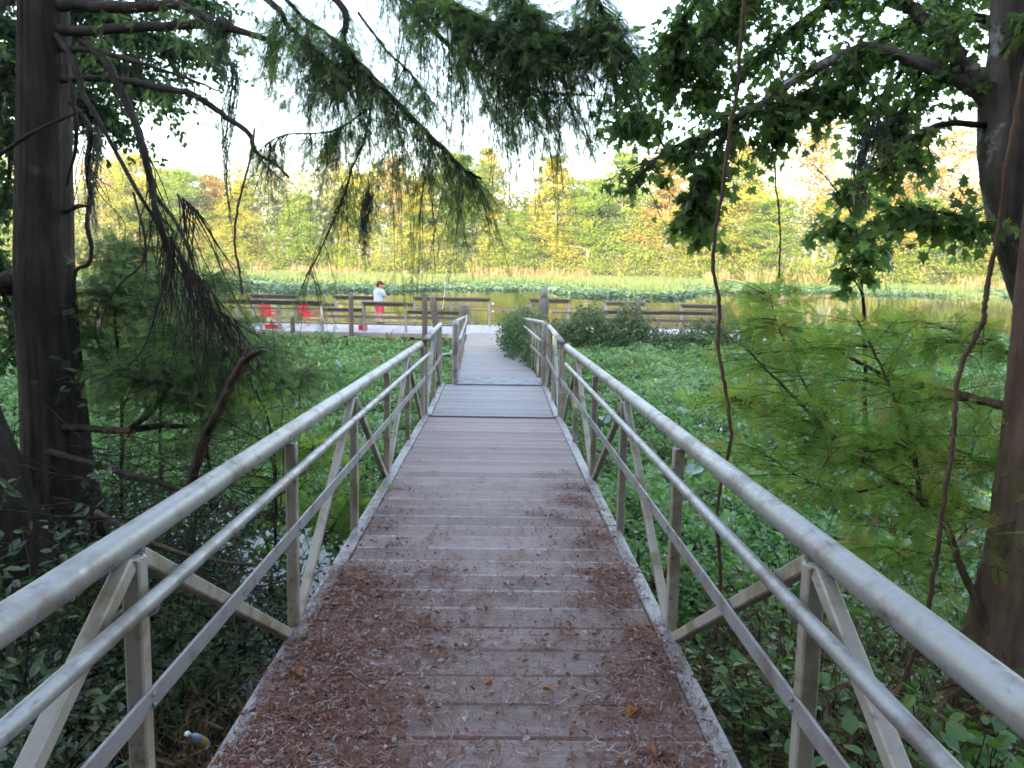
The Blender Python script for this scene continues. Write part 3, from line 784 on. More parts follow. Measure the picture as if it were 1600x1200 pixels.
stuff(mb.build('marsh_grass', M_grassF), 'pale green marsh grass along the foot of the far trees', 'grass')

# ------------------------------------------------------------------ far trees
def far_tree(seed, h, w, style, nl=64):
    """a trunk with limbs and a crown of leaf clumps; returns meshes"""
    rng = np.random.default_rng(seed)
    tb, cb = MB(), MB()
    tp = np.array([[0, 0, -.3], [rng.normal() * .15, 0, h * .3], [rng.normal() * .3, rng.normal() * .2, h * .65], [rng.normal() * .3, 0, h * .97]])
    ts = smooth(tp, 24); r0 = .017 * h
    tb.tube(ts, np.concatenate([[r0 * 1.7, r0 * 1.3], np.linspace(r0, .03, 22)]), 10)
    P_, D_, S_, T_ = [], [], [], []
    for i in range(nl):
        u = (i + rng.random()) / nl
        lo = {'cone': .10, 'round': .22, 'sparse': .38, 'bush': .03}[style]
        z = h * (lo + (1 - lo) * u ** .92)
        uu = (z / h - lo) / (1 - lo)
        prof = {'cone': (1 - uu) ** .5 * .9 + .10, 'round': np.sqrt(max(0, 1 - (uu * 1.9 - .85) ** 2 * .95)) * .95 + .06, 'sparse': .35 + .65 * sin(pi * min(1, uu * 1.05)), 'bush': np.sqrt(max(.03, 1 - uu ** 2))}[style]
        L = w / 2 * prof * rng.uniform(.6, 1.2); az = i * 2.4 + rng.normal() * .4
        base = np.array([np.interp(z, ts[:, 2], ts[:, 0]), np.interp(z, ts[:, 2], ts[:, 1]), z])
        rise = {'cone': .12, 'round': .45, 'sparse': .5, 'bush': .6}[style] * rng.uniform(.3, 1.5)
        tip = base + np.array([cos(az) * L, sin(az) * L, rise * L - .1 * L])
        mid = (base + tip) / 2 + [0, 0, .12 * L]
        br = smooth([base, mid, tip], 7)
        tb.tube(br, np.linspace(max(.03, .010 * h * (1 - uu) + .02), .012, 7), 5, cap=False)
        nc = int(4 + L * 2.2); f = rng.uniform(.30, 1.05, nc); lt = rng.normal() * .20
        c = br[0] + (br[-1] - br[0]) * f[:, None] + [0, 0, .1 * L]; c += rng.normal(size=(nc, 3)) * [.16 * L, .16 * L, .09 * L]
        per = 26 if style != 'sparse' else 12
        cl = np.repeat(c, per, 0); k = len(cl); cr = .22 + .045 * L
        off = rng.normal(size=(k, 3)) * [cr, cr, cr * .38]
        P_.append(cl + off); dd = nrm(off + [0, 0, -.12]); dd[:, 2] *= .6; D_.append(dd)
        tv = np.repeat(np.clip(lt + rng.normal(.45, .14, nc) + .25 * (uu - .5), 0, 1), per); T_.append(np.clip(tv + rng.normal(size=k) * .06, 0, 1)); S_.append(rng.uniform(.18, .44, k))
    pos, d, tt, sz = map(np.concatenate, (P_, D_, T_, S_))
    ow = pos * [1, 1, 0]; ow = nrm(ow + 1e-6)
    cb.scatter(T_kite(.27, .08), pos, d, nrm(ow * .7 + np.array([0, 0, .6]) + .28 * rng.normal(size=(len(pos), 3))), sz, 0, tt)
    return tb, cb
PROTO = {}
def proto(key, mats, *a, **k):
    t = thing('far_tree', 'x', 'tree'); tb, cb = far_tree(*a, **k)
    tb.build('trunk', M_farbark, t); cb.build('crown', mats, t); PROTO[key] = (t, a[1], a[2], [True])
proto('Y', M_farY, 1, 16, 11.0, 'cone', 74)
proto('Y2', M_farY, 2, 14, 9.5, 'round', 62)
proto('G', M_farG, 3, 15, 9.0, 'round', 66)
proto('G2', M_farG, 4, 16, 11.0, 'cone', 72)
proto('O', M_farO, 5, 18, 8.5, 'sparse', 52)
proto('O2', M_farO, 6, 16, 11.0, 'cone', 64)
proto('D', M_farD, 7, 16, 7.0, 'sparse', 34)
FT = [  # photo x, top y, distance behind bank line, kind, width factor, label
 (-40, 230, 3, 'G', 1.2, 'green tree on the far bank, mostly hidden behind the big dark trunk'),
 (60, 265, 2, 'Y', 1.0, 'yellow-green tree on the far bank, glimpsed behind the big dark trunk'),
 (150, 262, 4, 'O', 1.0, 'pale orange tree on the far bank just right of the big dark trunk'),
 (205, 262, 1, 'Y2', 1.0, 'bright yellow rounded tree behind the drooping dead branches'),
 (275, 285, 2, 'G', 1.0, 'green bushy tree behind the hanging dead twigs'),
 (330, 290, 6, 'O2', 1.0, 'dull orange tree between the dead twigs and the long hanging moss'),
 (375, 300, 0, 'Y', .9, 'low yellow-green tree directly behind the long hanging moss strand'),
 (428, 285, 8, 'D', 1.2, 'thin grey half-bare tree rising above its neighbours over the red chairs'),
 (470, 318, 1, 'G2', 1.0, 'light green low tree above the two red chairs'),
 (515, 250, 5, 'D', 1.0, 'tall grey mossy tree left of the man with open sky beside it'),
 (560, 290, 1, 'Y2', 1.0, 'yellow tree standing behind the man in the maroon cap'),
 (618, 262, 4, 'O', .9, 'orange-brown sparse tree just right of the man'),
 (660, 300, 0, 'Y', 1.0, 'golden tree behind the two close-set wood piles'),
 (715, 262, 3, 'G', .9, 'green tree seen through the tip of the drooping cypress branch'),
 (762, 250, 4, 'Y', .75, 'slim tall yellow tree beside the gap of sky above the walkway'),
 (805, 345, 0, 'G2', 1.0, 'lowest green tree under the gap of sky above the walkway'),
 (868, 262, 2, 'Y', 1.1, 'large golden-topped tree above the tallest wood pile'),
 (925, 300, 0, 'G', .9, 'fresh green tree between the golden-topped tree and the star-leaved bough'),
 (975, 254, 4, 'G2', 1.1, 'tall light green tree behind the tip of the star-leaved bough'),
 (1045, 250, 5, 'O2', 1.1, 'orange tree mostly hidden by the hanging star-shaped leaves'),
 (1095, 325, 0, 'Y2', 1.0, 'wide yellow tree left of the hanging brown vine'),
 (1165, 238, 3, 'Y', 1.1, 'tall yellow cypress just right of the hanging brown vine'),
 (1215, 330, 0, 'G', 1.0, 'low green tree right of the hanging brown vine'),
 (1290, 205, 6, 'O', 1.2, 'tallest pale orange tree with a thin open crown'),
 (1345, 300, 1, 'Y2', 1.1, 'yellow tree behind the young maple sapling'),
 (1400, 225, 5, 'O2', 1.2, 'dense orange tree behind the top of the maple sapling'),
 (1450, 325, 0, 'G2', 1.2, 'vivid green tree above the open water on the right'),
 (1500, 220, 5, 'O', 1.1, 'pale orange tree showing left of the pale mottled trunk'),
 (1560, 290, 2, 'Y', 1.2, 'yellow tree half covered by the pale mottled trunk'),
 (1650, 220, 4, 'G', 1.3, 'green tree at the far bank beyond the pale mottled trunk'),
]
for px, ty, back, kind, wf, lab in FT:
    Y = float(bankY(P(px, 440, 105)[0])) + 3 + back
    top = P(px, ty - 16, Y); x = top[0]; z0 = float(gz(x, Y)); hh = top[2] - z0
    src, h0, w0, first = PROTO[kind]
    if first[0]: o = src; first[0] = False
    else: o = copy_tree(src)
    o.location = (x, Y, z0); k = hh / h0; o.scale = (wf * (.55 + .45 * k), wf * (.55 + .45 * k), k); o.rotation_euler = (0, 0, (px * 1.7) % 6.28)
    tag(o, lab, 'tree', 'trees on the far bank')
for k_, v in PROTO.items():
    if v[3][0]:
        for c in list(v[0].children): bpy.data.objects.remove(c)
        bpy.data.objects.remove(v[0])

# shrubs and reeds under the far trees, woods behind them: nobody could count these
rng = np.random.default_rng(19)
def clumps(n, per, xf, yf, zf, sz, spread):
    cx = xf(n); cy = yf(cx, n); cz = zf(cx, n)
    c = np.stack([cx, cy, gz(cx, cy) + cz], -1); pos = np.repeat(c, per, 0); k = len(pos); off = rng.normal(size=(k, 3)) * spread
    return pos + off, nrm(off + [0, 0, .1]), rng.uniform(*sz, k), np.clip(np.repeat(rng.normal(.5, .25, n), per) + .1 * rng.normal(size=k), 0, 1)
mb = MB()
for m_, n in ((0, 1500), (1, 750), (2, 520)):
    pos, d, sz, tt = clumps(n, 36, lambda n: rng.uniform(-85, 85, n), lambda x, n: bankY(x) + rng.uniform(-1, 6, n), lambda x, n: np.abs(rng.normal(0, 1, n)) * (2.6 + 1.3 * noise2(x, x * 0, 4, .25)) + .2, (.16, .40), .62)
    mb.scatter(T_kite(.24, .08), pos, d, nrm(np.array([0, -.6, .8]) + .3 * rng.normal(size=(len(pos), 3))), sz, m_, tt)
stuff(mb.build('bank_shrubs', [M_farG, M_farY, M_farD]), 'continuous yellow-green shrubs at the foot of the far trees', 'shrubs')
mb = MB(); n = 9000; x = rng.uniform(-80, 80, n); k = noise2(x, x * 0, 12, .35) > .1; x = x[k]; n = len(x); y = bankY(x) + rng.uniform(-2.5, 2, n)
d = np.stack([.16 * rng.normal(size=n), .12 * rng.normal(size=n), np.ones(n)], -1); hh = rng.uniform(.5, 1.9, n) * (1 + .5 * noise2(x, x * 0, 9, .3))
mb.scatter(T_blade(), np.stack([x, y, np.maximum(0, gz(x, y))], -1), d, np.stack([.6 * rng.normal(size=n), -np.ones(n), 0 * x], -1), np.stack([hh, rng.uniform(.05, .11, n), hh], -1), 0, rng.random(n))
stuff(mb.build('reeds', leafmat('dry_reeds', [(.13, .06, .03), (.20, .12, .06), (.27, .20, .11), (.32, .26, .16)], .8, .15, .2)), 'tan and rusty dry reeds along the far waterline', 'reeds')
mb = MB()
for m_, n in ((0, 1500), (1, 1500), (2, 800)):
    pos, d, sz, tt = clumps(n, 16, lambda n: rng.uniform(-125, 125, n), lambda x, n: 121 + rng.uniform(0, 14, n), lambda x, n: rng.random(n) ** .8 * (13.0 + 2.6 * noise2(x, x * 0, 41, .12) + 2.2 * noise2(x, x * 0, 42, .5)), (.35, .8), .75)
    mb.scatter(T_kite(.36, .12), pos, d, nrm(np.array([0, -.6, .8]) + .3 * rng.normal(size=(len(pos), 3))), sz, m_, tt)
for x in np.linspace(-120, 120, 70):
    x += rng.normal(); yy = 122 + rng.random() * 10; z = float(gz(x, yy)); mb.tube(smooth([(x, yy, z - .3), (x + rng.normal() * .3, yy, z + 6), (x + rng.normal() * .6, yy, z + 12)], 8), np.linspace(.22, .05, 8), 6, 3)
stuff(mb.build('distant_woods', [M_farG, M_farY, M_farO, M_farbark]), 'dense mass of sunlit woods closing the view behind the far trees', 'woods')

# woods behind the viewer's end of the gangway: they keep the low sun off the near shore
mb = MB(); rng = np.random.default_rng(23); n = 56000
x = rng.uniform(-125, 60, n); y = -7 - rng.random(n) * 16; z = .8 + rng.random(n) * (18.5 + 1.5 * noise2(x, y, 51, .2))
pos = np.stack([x, y, z], -1)
mb.scatter(T_leaf(.42, .1), pos, rdir(rng, n), rdir(rng, n), rng.uniform(.6, 1.5, n), 0, rng.random(n))
for i in range(90):
    x, y = rng.uniform(-120, 58), -7 - rng.random() * 16; r = rng.uniform(.15, .35)
    mb.tube(smooth([(x, y, 0), (x + rng.normal() * .3, y, 8), (x + rng.normal() * .6, y, 17)], 8), np.linspace(r, r * .3, 8), 7, 1)
stuff(mb.build('shore_woods', [M_oak, M_barkL]), 'dense shore woods behind the near end of the gangway', 'woods')

# ------------------------------------------------------------------ near trees
def twigs(rng, path, n, L, spread=.7, down=.35, droop=.5, along=.5, t0=.1, m=9, flat=1.0, t1=1.0):
    """n thin shoots leaving the branch path; returns (n, m, 3)"""
    p = smooth(path, 60); tg = nrm(np.gradient(p, axis=0)); i = (rng.uniform(t0, t1, n) ** .85 * 59).astype(int)
    L = rng.uniform(L[0], L[1], n)
    d = rng.normal(size=(n, 3)) * [1, 1, .35 * flat]
    d = nrm(nrm(d) * spread + tg[i] * along * rng.uniform(.3, 1.2, n)[:, None] + [0, 0, -down])
    t = np.linspace(0, 1, m)[None, :, None]
    q = p[i][:, None] + d[:, None] * L[:, None, None] * t + np.array([0, 0, -1.]) * (droop * rng.uniform(.4, 1.3, n) * L)[:, None, None] * t ** 2
    q = q + rng.normal(size=q.shape) * .006 * t
    return q
def ribbons(mb, q, r0, r1, mat=0, seg=3):
    """thin tubes for many shoots at once"""
    n, m, _ = q.shape
    t = nrm(np.gradient(q, axis=1)); ref = np.where(np.abs(t[..., 2:3]) > .85, np.array([1., 0, 0]), np.array([0, 0, 1.]))
    u = nrm(np.cross(t, ref)); w = np.cross(t, u); a = np.arange(seg) / seg * 2 * pi
    r = np.linspace(r0, r1, m)[None, :, None, None]
    V = q[:, :, None] + r * (u[:, :, None] * np.cos(a)[:, None] + w[:, :, None] * np.sin(a)[:, None])
    i, k, j = np.meshgrid(np.arange(n), np.arange(m - 1), np.arange(seg), indexing='ij'); j2 = (j + 1) % seg; b = (i * m + k) * seg; c = (i * m + k + 1) * seg
    mb.add(V.reshape(-1, 3), np.stack([b + j, b + j2, c + j2, c + j], -1).reshape(-1, 4), mat, .5, True)
def sprays(mb, rng, q, per, size, tpl, side=.8, down=.35, mat=0, t0=.1, tint=(.45, .2)):
    """feathery sprays along the shoots"""
    n, m, _ = q.shape; t = nrm(np.gradient(q, axis=1))
    f = rng.uniform(t0, 1, (n, per)) * (m - 1.001); k = f.astype(int); fr = (f - k)[..., None]; I = np.arange(n)[:, None]
    pos = (q[I, k] * (1 - fr) + q[I, k + 1] * fr).reshape(-1, 3); tg = t[I, k].reshape(-1, 3); c = len(pos)
    sd = nrm(np.cross(tg, rdir(rng, c)))
    d = nrm(tg * .55 + sd * side + [0, 0, -down])
    tt = np.clip(np.repeat(rng.normal(tint[0], tint[1], n), per) + .12 * rng.normal(size=c), 0, 1)
    mb.scatter(tpl, pos, d, nrm(rng.normal(size=(c, 3)) * .6 + [0, 0, .8]), rng.uniform(size[0], size[1], c), mat, tt)
def limb(par, pts, r, name='limb', mat=None, seg=8, n=None):
    mb = MB(); rg = np.random.default_rng(len(par.children) + 3)
    p = smooth(PP(pts), n or 6 * len(pts)); p[1:-1] += rg.normal(size=p[1:-1].shape) * r[0] * .10
    mb.tube(p, np.array(r), seg, rough=.05, rng=rg); return mb.build(name, mat or M_barkL, par)
SP = T_spray(9, .30, .05); SPC = T_spray(6, .36, .075); SPL = T_spray(7, .46, .055, 40)

# the big dark cypress on the left
rng = np.random.default_rng(101)
ct = thing('cypress_tree', 'big dark straight cypress trunk left of the gangway with drooping needle boughs overhead', 'tree')
bx, by = -4.18, 7.05
zs = np.array([-.4, .1, .5, .9, 1.5, 2.2, 3.06, 4.2, 5.5, 7.5, 10, 13]); rs = np.array([.60, .52, .43, .34, .285, .26, .24, .215, .19, .18, .14, .08])
cx = np.interp(zs, [0, 1.5, 3.06, 5.5, 13], [-4.30, -4.29, -4.28, -4.09, -3.7])
mb = MB(); pts = np.stack([cx, np.full(12, by), zs], -1); an = np.linspace(0, 2 * pi, 96, endpoint=False)
lob = (1 + (.12 * np.sin(an * 5 + 1) + .06 * np.sin(an * 9))[None] * np.interp(np.linspace(-.4, 13, 220), [0, 1.2, 3], [1.6, .6, .25])[:, None]) * ridges(220, 96, 5, .06)
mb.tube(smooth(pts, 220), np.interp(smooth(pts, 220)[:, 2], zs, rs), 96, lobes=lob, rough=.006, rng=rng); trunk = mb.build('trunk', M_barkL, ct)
limb(ct, [(60, 425, 7.1), (20, 440, 7.0), (-20, 448, 6.9)], [.14, .11, .08])
LB = [
 ([(70, 45, 7), (130, 48, 6.9), (230, 42, 6.6), (330, 38, 6.3), (355, 42, 6.2), (420, 62, 5.9)], [.045, .04, .035, .02]),
 ([(80, 6, 7), (200, 12, 6.7), (270, 8, 6.5), (310, 22, 6.3), (345, 42, 6.2)], [.05, .045, .03, .02]),
 ([(90, 125, 7), (150, 122, 6.8), (200, 126, 6.6), (250, 137, 6.4), (300, 147, 6.2), (350, 180, 6.1), (390, 210, 6.0), (400, 238, 5.95), (430, 256, 5.9), (452, 278, 5.9)], [.03, .028, .024, .018, .009]),
 ([(398, 232, 5.95), (415, 258, 5.9), (442, 283, 5.9)], [.009, .006, .004]),
 ([(90, 76, 7), (150, 80, 6.8), (200, 92, 6.6), (250, 108, 6.4), (300, 125, 6.2), (348, 145, 6.1)], [.024, .02, .012, .006]),
 ([(120, 55, 7), (165, 95, 6.7), (182, 130, 6.6), (205, 175, 6.5), (222, 225, 6.4), (235, 280, 6.4), (242, 325, 6.3), (262, 380, 6.3), (270, 418, 6.3)], [.035, .034, .03, .025, .018]),
 ([(80, 45, 7), (115, 95, 6.7), (130, 145, 6.6), (155, 190, 6.5), (185, 245, 6.5), (215, 300, 6.4), (245, 350, 6.4), (265, 408, 6.3)], [.024, .022, .018, .015, .012]),
 ([(110, 160, 7), (140, 200, 6.8), (136, 260, 6.8), (141, 310, 6.8), (136, 350, 6.7), (143, 388, 6.7), (138, 412, 6.7), (118, 425, 6.8), (114, 480, 6.9)], [.02, .022, .02, .018, .012]),
 ([(-10, 248, 6.4), (50, 208, 6.4), (110, 180, 6.5), (130, 172, 6.6)], [.02, .016, .012, .008]),
 ([(105, 100, 7), (117, 170, 6.8), (118, 230, 6.8), (104, 290, 6.9)], [.02, .02, .015, .01]),
 ([(105, 330, 7.0), (122, 322, 6.8), (140, 322, 6.7)], [.025, .018, .008]),
 ([(240, 300, 6.4), (282, 360, 6.2), (305, 430, 6.1), (312, 480, 6.1)], [.014, .012, .008, .005]),
 ([(208, 300, 6.5), (226, 370, 6.4), (222, 412, 6.4), (190, 442, 6.3), (165, 480, 6.3), (152, 535, 6.2)], [.010, .009, .008, .006]),
 ([(262, 425, 6.3), (246, 480, 6.2), (226, 540, 6.1), (200, 572, 6.0)], [.009, .008, .005]),
 ([(300, -90, 6.3), (425, 5, 5.6), (450, 40, 5.5), (485, 70, 5.4), (517, 100, 5.3), (548, 128, 5.2)], [.03, .02, .016, .012, .006]),
 ([(380, -120, 6), (527, 0, 5.4), (540, 72, 5.3), (590, 130, 5.2), (657, 197, 5.0), (720, 260, 4.8), (752, 279, 4.7)], [.03, .022, .02, .016, .006]),
 ([(400, -60, 5.8), (470, 25, 5.4), (507, 50, 5.3), (540, 82, 5.3), (600, 140, 5.1)], [.016, .014, .012, .006]),
 ([(560, 20, 5.4), (605, 80, 5.2), (632, 105, 5.1), (652, 130, 5.1), (674, 175, 5.0)], [.010, .008, .007, .004]),
 ([(585, 130, 5.2), (570, 217, 5.2), (550, 262, 5.1), (538, 305, 5.1), (502, 388, 5.0), (470, 450, 5.0)], [.009, .008, .007, .005, .003]),
 ([(582, 165, 5.2), (540, 195, 5.2), (507, 207, 5.2), (450, 210, 5.3), (420, 222, 5.3), (400, 242, 5.3)], [.007, .006, .005, .003]),
 ([(560, -140, 4.8), (650, -20, 4.5), (720, 15, 4.3), (790, 50, 4.2), (835, 90, 4.1)], [.03, .022, .015, .006]),
 ([(760, -140, 4.6), (800, -10, 4.4), (840, 35, 4.3), (885, 80, 4.2)], [.025, .018, .012, .006]),
 ([(880, -140, 4.4), (930, -10, 4.3), (950, 35, 4.25), (965, 85, 4.2)], [.022, .016, .01, .005]),
 ([(600, -100, 4.6), (690, -5, 4.5), (770, 40, 4.4), (860, 55, 4.3), (960, 30, 4.2)], [.022, .018, .012, .005]),
 ([(500, -120, 5.2), (600, -30, 5.0), (690, 60, 4.9), (750, 105, 4.8), (830, 140, 4.7), (930, 150, 4.6)], [.02, .016, .012, .005]),
]
mb_t, mb_c = MB(), MB()
for k, (pts, r) in enumerate(LB): limb(ct, pts, r)
#            limb, shoots, length, spread, down, droop, sprays per shoot, spray size
for k, n, L, spr, dn, dr, per, sz in [
        (0, 26, (.1, .35), .6, .5, .5, 9, (.05, .10)), (1, 36, (.1, .4), .7, .4, .5, 9, (.05, .10)), (4, 14, (.1, .25), .6, .5, .5, 7, (.05, .1)),
        (14, 85, (.15, .5), .75, .35, .5, 11, (.06, .12)), (15, 120, (.15, .5), .7, .5, .7, 12, (.05, .10)), (15, -70, (.3, .75), .5, .8, .7, 12, (.05, .10)), (16, 70, (.15, .5), .75, .35, .5, 11, (.06, .12)), (17, 45, (.12, .4), .7, .5, .6, 9, (.05, .11)),
        (18, 40, (.1, .35), .6, .6, .6, 8, (.05, .10)), (19, 34, (.08, .3), .5, .7, .6, 7, (.05, .09)),
        (20, 170, (.10, .34), .9, .2, .45, 12, (.045, .09)), (21, 165, (.10, .34), .9, .2, .45, 12, (.045, .09)), (22, 120, (.10, .32), .9, .2, .45, 12, (.045, .09)),
        (23, 230, (.12, .40), .9, .25, .45, 12, (.045, .09)), (24, 170, (.15, .55), .55, .6, .7, 10, (.045, .09)), (20, 60, (.25, .60), .45, .8, .6, 10, (.04, .085)), (21, 64, (.25, .58), .45, .8, .6, 10, (.04, .085)), (23, 70, (.3, .60), .5, .8, .6, 10, (.04, .085)), (22, 44, (.25, .52), .5, .8, .6, 10, (.04, .085)), (2, 30, (.08, .3), .5, .7, .6, 8, (.05, .09)), (19, 40, (.1, .4), .5, .8, .6, 8, (.05, .09)), (14, 50, (.3, .8), .5, .8, .6, 11, (.05, .1))]:
    q = twigs(rng, PP(LB[k][0]), abs(n), L, spr, dn, dr, t0=.1 if n > 0 else .25, t1=.93 if n > 0 else .68)
    ribbons(mb_t, q, .0034, .0012); sprays(mb_c, rng, q, per, sz, SP, tint=(.42, .25))
# dead hanging twigs
for pts, n, L in (([(225, 230, 6.4), (245, 330, 6.4), (268, 415, 6.3)], 46, (.3, 1.0)), ([(265, 360, 6.2), (290, 410, 6.2), (330, 450, 6.0)], 60, (.3, 1.05)), ([(300, 470, 6.1), (330, 480, 6.0), (370, 500, 5.9)], 40, (.25, .7)), ([(110, 130, 6.9), (140, 280, 6.8)], 16, (.2, .6)), ([(275, 300, 6.3), (310, 330, 6.2)], 20, (.4, 1.2))):
    q = twigs(rng, PP(pts), n, L, .55, 1.1, .3, along=.45, t0=0, m=14); u_ = np.linspace(0, 1, 14)[None, :]
    for ax_ in (0, 1): q[..., ax_] += .05 * np.sin(u_ * rng.uniform(3, 9, (len(q), 1)) + rng.uniform(0, 6, (len(q), 1))) * u_ + (.16 * u_ * rng.uniform(0, 1, (len(q), 1)) if ax_ == 0 else 0)
    ribbons(mb_t, q, .0058, .0018, seg=4)
mb_t.build('twigs', M_twig, ct); mb_c.build('crown', M_cyp, ct)

# oak-like trees behind it
def leafy(mb_l, mb_w, rng, path, n, L, per, size, tpl, spread=.9, down=.1, droop=.25, along=.4, tint=(.45, .22), t0=.1, hang=.3, wr=.004):
    q = twigs(rng, path, n, L, spread, down, droop, along, t0); ribbons(mb_w, q, wr, .0013)
    m = q.shape[1]; t = nrm(np.gradient(q, axis=1)); f = rng.uniform(.15, 1, (n, per)) * (m - 1.001); k = f.astype(int); I = np.arange(n)[:, None]
    pos = q[I, k].reshape(-1, 3) + rng.normal(size=(n * per, 3)) * size[1] * .25; tg = t[I, k].reshape(-1, 3); c = len(pos)
    d = nrm(tg * .6 + rdir(rng, c) * .8 + [0, 0, -hang]); nn = nrm(rng.normal(size=(c, 3)) * .65 + [0, 0, .9])
    mb_l.scatter(tpl, pos, d, nn, rng.uniform(size[0], size[1], c), 0, np.clip(np.repeat(rng.normal(tint[0], tint[1], n), per) + .1 * rng.normal(size=c), 0, 1))
def leaf_tree(name, label, trunk_pts, trunk_r, branches, leaf, bark, seed, tpl, size, group=None):
    rng = np.random.default_rng(seed); t = thing(name, label, 'tree', group=group)
    mb = MB(); p = smooth(trunk_pts, 40); mb.tube(p, np.array(trunk_r), 18, rough=.02, rng=rng); mb.build('trunk', bark, t)
    ml, mw = MB(), MB()
    for pts, r, n, L, per in branches:
        pp = PP(pts) if len(pts[0]) == 3 and pts[0][0] > 20 or min(q[2] for q in pts) > 3.3 else np.array(pts)
        mb = MB(); mb.tube(smooth(pp, 24), np.array(r), 8, rough=.05, rng=rng); mb.build('limb', bark, t)
        if n: leafy(ml, mw, rng, pp, n, L, per, size, tpl)
    mw.build('twigs', M_twig, t); ml.build('crown', leaf, t)
    return t
q0 = P(25, 830, 5.6)
leaf_tree('oak_tree', 'smaller dark-barked tree at the left edge with small-leaved crown behind the big dark trunk', [(q0[0] - .25, 5.6, -.3), (q0[0], 5.6, q0[2]), (q0[0] - .45, 5.8, 2.5), (q0[0] - 1.2, 6.4, 4.0), (q0[0] - 1.6, 7.4, 6.5), (q0[0] - 1.2, 8, 9)], [.2, .17, .16, .15, .12, .08],
          [([(-40, 40, 8), (60, -30, 8.6), (160, 30, 9.2), (250, 60, 9.6), (320, 80, 10)], [.06, .04, .02], 260, (.3, .9), 18),
           ([(-20, 120, 7.6), (90, 60, 8.6), (170, 100, 9.2), (240, 140, 9.6)], [.05, .03, .015], 230, (.3, .8), 18),
           ([(-20, 30, 8), (100, -60, 9), (220, -40, 9.6), (330, 10, 10)], [.05, .03, .015], 200, (.3, .9), 18),
           ([(-30, 90, 7.6), (60, 100, 8.2), (140, 160, 9.0), (180, 200, 9.4)], [.04, .025, .012], 190, (.2, .8), 16),
           ([(-60, 100, 7.8), (-10, 130, 7.8), (15, 230, 7.8), (10, 330, 7.8)], [.05, .03, .015], 120, (.2, .6), 16),
           ([(-60, 330, 7.6), (-20, 380, 7.7), (10, 470, 7.7), (20, 560, 7.7)], [.05, .03, .015], 120, (.2, .6), 16),
           ([(-80, 60, 7.6), (-30, 20, 8), (20, 60, 8.2), (40, 160, 8.4)], [.05, .03, .015], 110, (.2, .6), 16)],
          M_oak, M_barkL, 33, T_leaf(.27, .06), (.05, .10))

# right: pale mottled maple and reddish cypress
rng = np.random.default_rng(202)
mt = thing('maple_tree', 'pale mottled forked tree at the top right with star-shaped leaves hanging over the view', 'tree')
tp = PP([(1580, -200, 4.35), (1576, -40, 4.3), (1572, 80, 4.3), (1568, 165, 4.3), (1572, 235, 4.3), (1580, 320, 4.3), (1606, 410, 4.3), (1640, 520, 4.3), (1655, 700, 4.3)]); tp = np.vstack([[tp[0] + [.1, .2, 3]], tp, [[tp[-1][0] + .05, 4.3, -.2]]])
mb = MB(); mb.tube(smooth(tp, 200), np.array([.045, .065, .072, .082, .115, .132, .122, .125, .135, .15, .2]), 64, lobes=ridges(200, 64, 9, .10), rough=.008, rng=rng); mb.build('trunk', M_barkM, mt)
MBR = [
 ([(1566, 185, 4.3), (1545, 130, 4.3), (1505, 102, 4.35), (1480, 62, 4.4), (1430, 18, 4.5), (1370, -40, 4.6)], [.07, .048, .042, .038, .03]),
 ([(1548, 160, 4.3), (1505, 126, 4.35), (1440, 100, 4.4), (1390, 82, 4.45), (1345, 76, 4.5), (1300, 94, 4.5), (1240, 125, 4.5), (1200, 155, 4.5), (1150, 185, 4.5), (1110, 213, 4.5), (1060, 228, 4.45), (1010, 262, 4.4), (985, 292, 4.4)], [.05, .04, .032, .03, .026, .02, .012, .006]),
 ([(1570, 198, 4.3), (1480, 193, 4.2), (1430, 214, 4.1), (1392, 240, 4.1), (1372, 278, 4.1)], [.02, .014, .009, .004]),
 ([(1150, 185, 4.5), (1112, 250, 4.45), (1095, 310, 4.4), (1088, 362, 4.4)], [.012, .009, .006, .003]),
 ([(1580, -160, 4.4), (1400, -120, 4.7), (1250, -40, 4.9), (1130, 20, 5.0), (1020, 90, 5.1), (975, 165, 5.1)], [.05, .04, .025, .008]),
 ([(1575, -60, 4.4), (1420, -50, 4.7), (1300, 5, 4.9), (1220, 60, 5.0), (1165, 110, 5.0)], [.04, .03, .018, .006]),
 ([(1570, 40, 4.4), (1500, 30, 4.5), (1410, 110, 4.7), (1350, 180, 4.8)], [.03, .02, .012, .005]),
 ([(1590, 380, 4.3), (1520, 345, 4.2), (1460, 330, 4.1), (1405, 322, 4.1)], [.016, .011, .007, .003]),
 ([(1040, 235, 4.45), (1020, 200, 4.5), (990, 185, 4.6), (962, 190, 4.6)], [.008, .006, .003]),
 ([(1575, 60, 4.3), (1640, 20, 4.1), (1700, -20, 4)], [.03, .02, .01]),
 ([(1200, 155, 4.5), (1212, 190, 4.6), (1205, 225, 4.7)], [.008, .005, .003]),
 ([(1350, 76, 4.5), (1330, 120, 4.4), (1290, 160, 4.4)], [.01, .006, .003]),
 ([(1575, -160, 4.4), (1300, -110, 4.6), (1120, -30, 4.7), (1060, 50, 4.75), (1060, 130, 4.8)], [.04, .03, .016, .005]),
 ([(1250, -90, 4.6), (1160, -10, 4.8), (1110, 70, 4.9), (1100, 150, 4.9)], [.02, .012, .005]),
 ([(1440, 100, 4.4), (1430, 150, 4.5), (1400, 200, 4.5), (1440, 250, 4.5)], [.012, .008, .003]),
 ([(1300, 94, 4.5), (1270, 140, 4.6), (1230, 165, 4.6)], [.01, .006, .003]),
 ([(1575, -30, 4.4), (1500, -30, 4.8), (1440, 20, 5.1), (1380, 60, 5.2)], [.02, .012, .005])]
ml, mw = MB(), MB(); ST = T_star()
